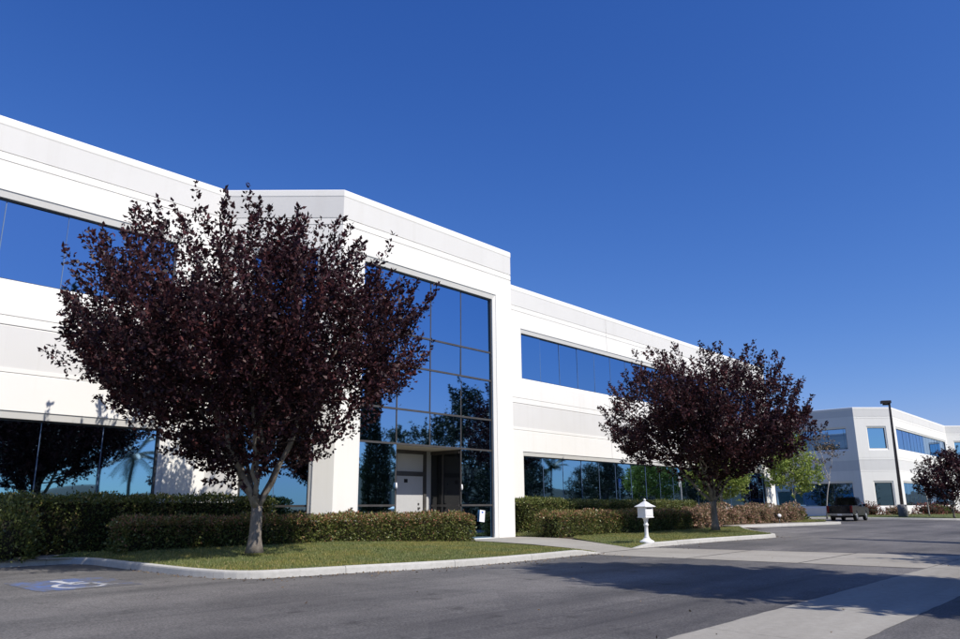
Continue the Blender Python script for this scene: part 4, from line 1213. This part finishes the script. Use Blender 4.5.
# ------------------------------------------------------------------ parked pickup
def pickup():
    root = empty('pickup_truck', (64.4, 19.45, gz(19.4)), math.radians(3)); tag(root, 'dark blue parked pickup truck seen from behind', 'truck')
    pm, t, b = new_mat('dark_blue_car_paint'); b.inputs['Base Color'].default_value = (.008, .011, .022, 1); b.inputs['Roughness'].default_value = .14; b.inputs['Specular IOR Level'].default_value = .35
    n = noise(t, 3, 3); r = ramp(t, [(.3, (.004, .005, .010)), (.7, (.007, .009, .017))], n); t.links.new(r.outputs[0], b.inputs['Base Color'])
    gm, t2_, b2 = new_mat('dark_car_glass'); b2.inputs['Base Color'].default_value = (.01, .012, .014, 1); b2.inputs['Roughness'].default_value = .08; b2.inputs['Specular IOR Level'].default_value = .2; b2.inputs['Base Color'].default_value = (.004, .005, .006, 1)
    ch = mottled('chrome_bumper', (.45, .45, .46), (.5, .5, .51), 3, .3, 20, .03, 0, spec=.6); ch.node_tree.nodes['Principled BSDF'].inputs['Metallic'].default_value = .8
    red = mottled('red_lens', (.12, .008, .008), (.15, .01, .01), 3, .3, 20, .03, 0)
    hw = .95
    def arch(cx, r=.43, n=9):
        return [(cx + r * math.cos(a), .38 + r * math.sin(a)) for a in [math.pi - math.pi * k / (n - 1) for k in range(n)]]
    # lower body side outline (x forward, z up), then extruded over the width
    prof = [(0.0, .5), (0.0, 1.05), (2.1, 1.08), (2.12, 1.12), (5.2, 1.05), (5.42, .95), (5.45, .5), (4.9, .42)] + arch(4.35)[::-1] + [(3.8, .42), (1.75, .42)] + arch(1.2)[::-1] + [(.66, .45)]
    bd = MB(); bd.prism(prof, 'y', -hw, hw); bd.build('body', pm, root, .03)
    MB().box(.1, 5.3, -.62, .62, .26, .5).build('chassis', M['black'], root)
    # cab: tapered greenhouse
    cb = MB()
    lo = [(2.12, -hw + .03), (3.95, -hw + .03), (3.95, hw - .03), (2.12, hw - .03)]; hi = [(2.22, -.74), (3.4, -.74), (3.4, .74), (2.22, .74)]
    for k in range(4):
        a, b_ = lo[k], lo[(k + 1) % 4]; c, d = hi[(k + 1) % 4], hi[k]
        cb.quad((*a, 1.08), (*b_, 1.08), (*c, 1.86), (*d, 1.86))
    cb.poly([(*p, 1.86) for p in hi]); co = cb.build('cab', pm, root, .03)
    def win(name, pts, off):
        m = MB(); m.poly([tuple(Vector(p) + Vector(off)) for p in pts]); m.build(name, gm, co)
    def cp(k, u, v):   # point on cab face k
        a, b_ = Vector((*lo[k], 1.08)), Vector((*lo[(k + 1) % 4], 1.08)); c, d = Vector((*hi[(k + 1) % 4], 1.86)), Vector((*hi[k], 1.86))
        return a.lerp(b_, u).lerp(d.lerp(c, u), v)
    for k, nm, off in ((3, 'rear_window', (-.008, 0, .002)), (0, 'side_window', (0, -.008, .003)), (2, 'side_window', (0, .008, .003)), (1, 'windscreen', (.008, 0, .003))):
        win(nm, [cp(k, .1, .15), cp(k, .9, .15), cp(k, .9, .88), cp(k, .1, .88)], off)
    # bed walls and tailgate
    bw = MB(); bw.box(.05, 2.08, -hw + .0, -hw + .1, 1.05, 1.2); bw.box(.05, 2.08, hw - .1, hw, 1.05, 1.2); bw.box(1.98, 2.08, -hw + .1, hw - .1, 1.08, 1.2); bw.build('bed_rail', pm, root, .015)
    tg = MB().box(-.03, .05, -.76, .76, .62, 1.2).build('tailgate', pm, root, .015)
    MB().box(-.045, -.028, -.12, .12, .98, 1.05).build('tailgate_handle', M['black'], tg)
    for s in (-1, 1):
        y0, y1 = sorted((s * .78, s * .94)); MB().box(-.035, .05, y0, y1, .68, 1.16).build('taillight', red, root, .01)
    bp = MB().box(-.16, .06, -.92, .92, .42, .58).build('rear_bumper', ch, root, .02)
    MB().box(-.168, -.161, -.16, .16, .44, .56).build('licence_plate', M['paper'], bp)
    for s in (-1, 1):
        m = MB(); y0, y1 = sorted((s * .93, s * 1.14)); m.box(3.6, 3.7, y0, y1, 1.14, 1.32); m.build('mirror', pm, root, .015)
    for cx in (1.2, 4.35):
        for s in (-1, 1):
            m = MB(); yo = s * .96; yi = s * .72
            m.tube([(cx, yi, .38), (cx, yi + s * .03, .38), (cx, yo - s * .03, .38), (cx, yo, .38)], [.35, .38, .38, .34], 22)
            w = m.build('wheel', M['black'], root)
            m = MB(); m.tube([(cx, yo - s * .02, .38), (cx, yo + s * .012, .38)], [.24, .21], 16); m.build('rim', ch, w)
pickup()

# ------------------------------------------------------------------ small things by the far kerb
def floodlight():
    root = empty('ground_floodlight', (50.3, 18.95, .56), math.radians(-150)); tag(root, 'small round pale floodlight on the ground before the pink shrubs', 'floodlight')
    MB().tube([(0, 0, -.1), (0, 0, .25)], [.04, .04], 8).build('stake', M['metal'], root)
    MB().tube([(-.18, 0, .25), (-.05, 0, .33), (.2, 0, .46)], [.05, .1, .13], 16).build('housing', M['metal'], root)
    MB().tube([(.2, 0, .46), (.23, 0, .475), (.25, 0, .485)], [.12, .1, .05], 16).build('lens', M['plastic_white'], root)
floodlight()
for k in range(5):
    mb = MB(); mb.lathe([(.1, 0), (.1, .85), (.07, .95), (0.01, .98)], seg=12)
    o = mb.build('bollard', M['kerb']); o.location = (98.2 + k * 1.15, 16.6 + .25 * k, .5)
    tag(o, ['nearest low pale bollard left of the small purple tree', 'second low pale bollard from the lamp post', 'middle bollard of the five before the far building', 'fourth low pale bollard from the lamp post', 'last low pale bollard before the small purple tree'][k], 'bollard', 'bollards before the far building')

# ------------------------------------------------------------------ fallen leaves along the kerb
def litter():
    g = np.random.default_rng(99); P = []
    K = resample(K1, 200)
    for k in range(520):
        p = K[int(g.integers(30, 199))]; d = g.exponential(.22) + .03
        i = p; P.append((p.x + g.normal(0, .1), p.y - d, gz(p.y - d) + .008))
    for k in range(160):
        p = resample(K2, 120)[int(g.integers(4, 90))]; d = g.exponential(.25) + .03
        P.append((p.x + g.normal(0, .1), p.y - d, gz(p.y - d) + .008))
    for k in range(45):
        x, y = g.uniform(4, 26), g.uniform(3, 12.5); P.append((x, y, gz(y) + .012))
    P = np.array(P); n = len(P)
    D = np.stack([g.normal(0, 1, n), g.normal(0, 1, n), np.full(n, .05)], -1)
    V = leaves(P, D * 3, .05, g, .6, .5, .15)
    V[:, 2] = np.maximum(V[:, 2], np.array([gz(y) for y in V[:, 1]]) + .005)
    o = leaf_object('fallen_leaves', V, M['litter'], None)
    tag(o, 'dry fallen leaves scattered along the kerb and drive', 'leaves', kind='stuff')
M['litter'] = leaf_mat('dry_leaf', [(0.0, (.08, .05, .03)), (.5, (.16, .1, .05)), (1.0, (.28, .2, .11))], .8, .1)
litter()
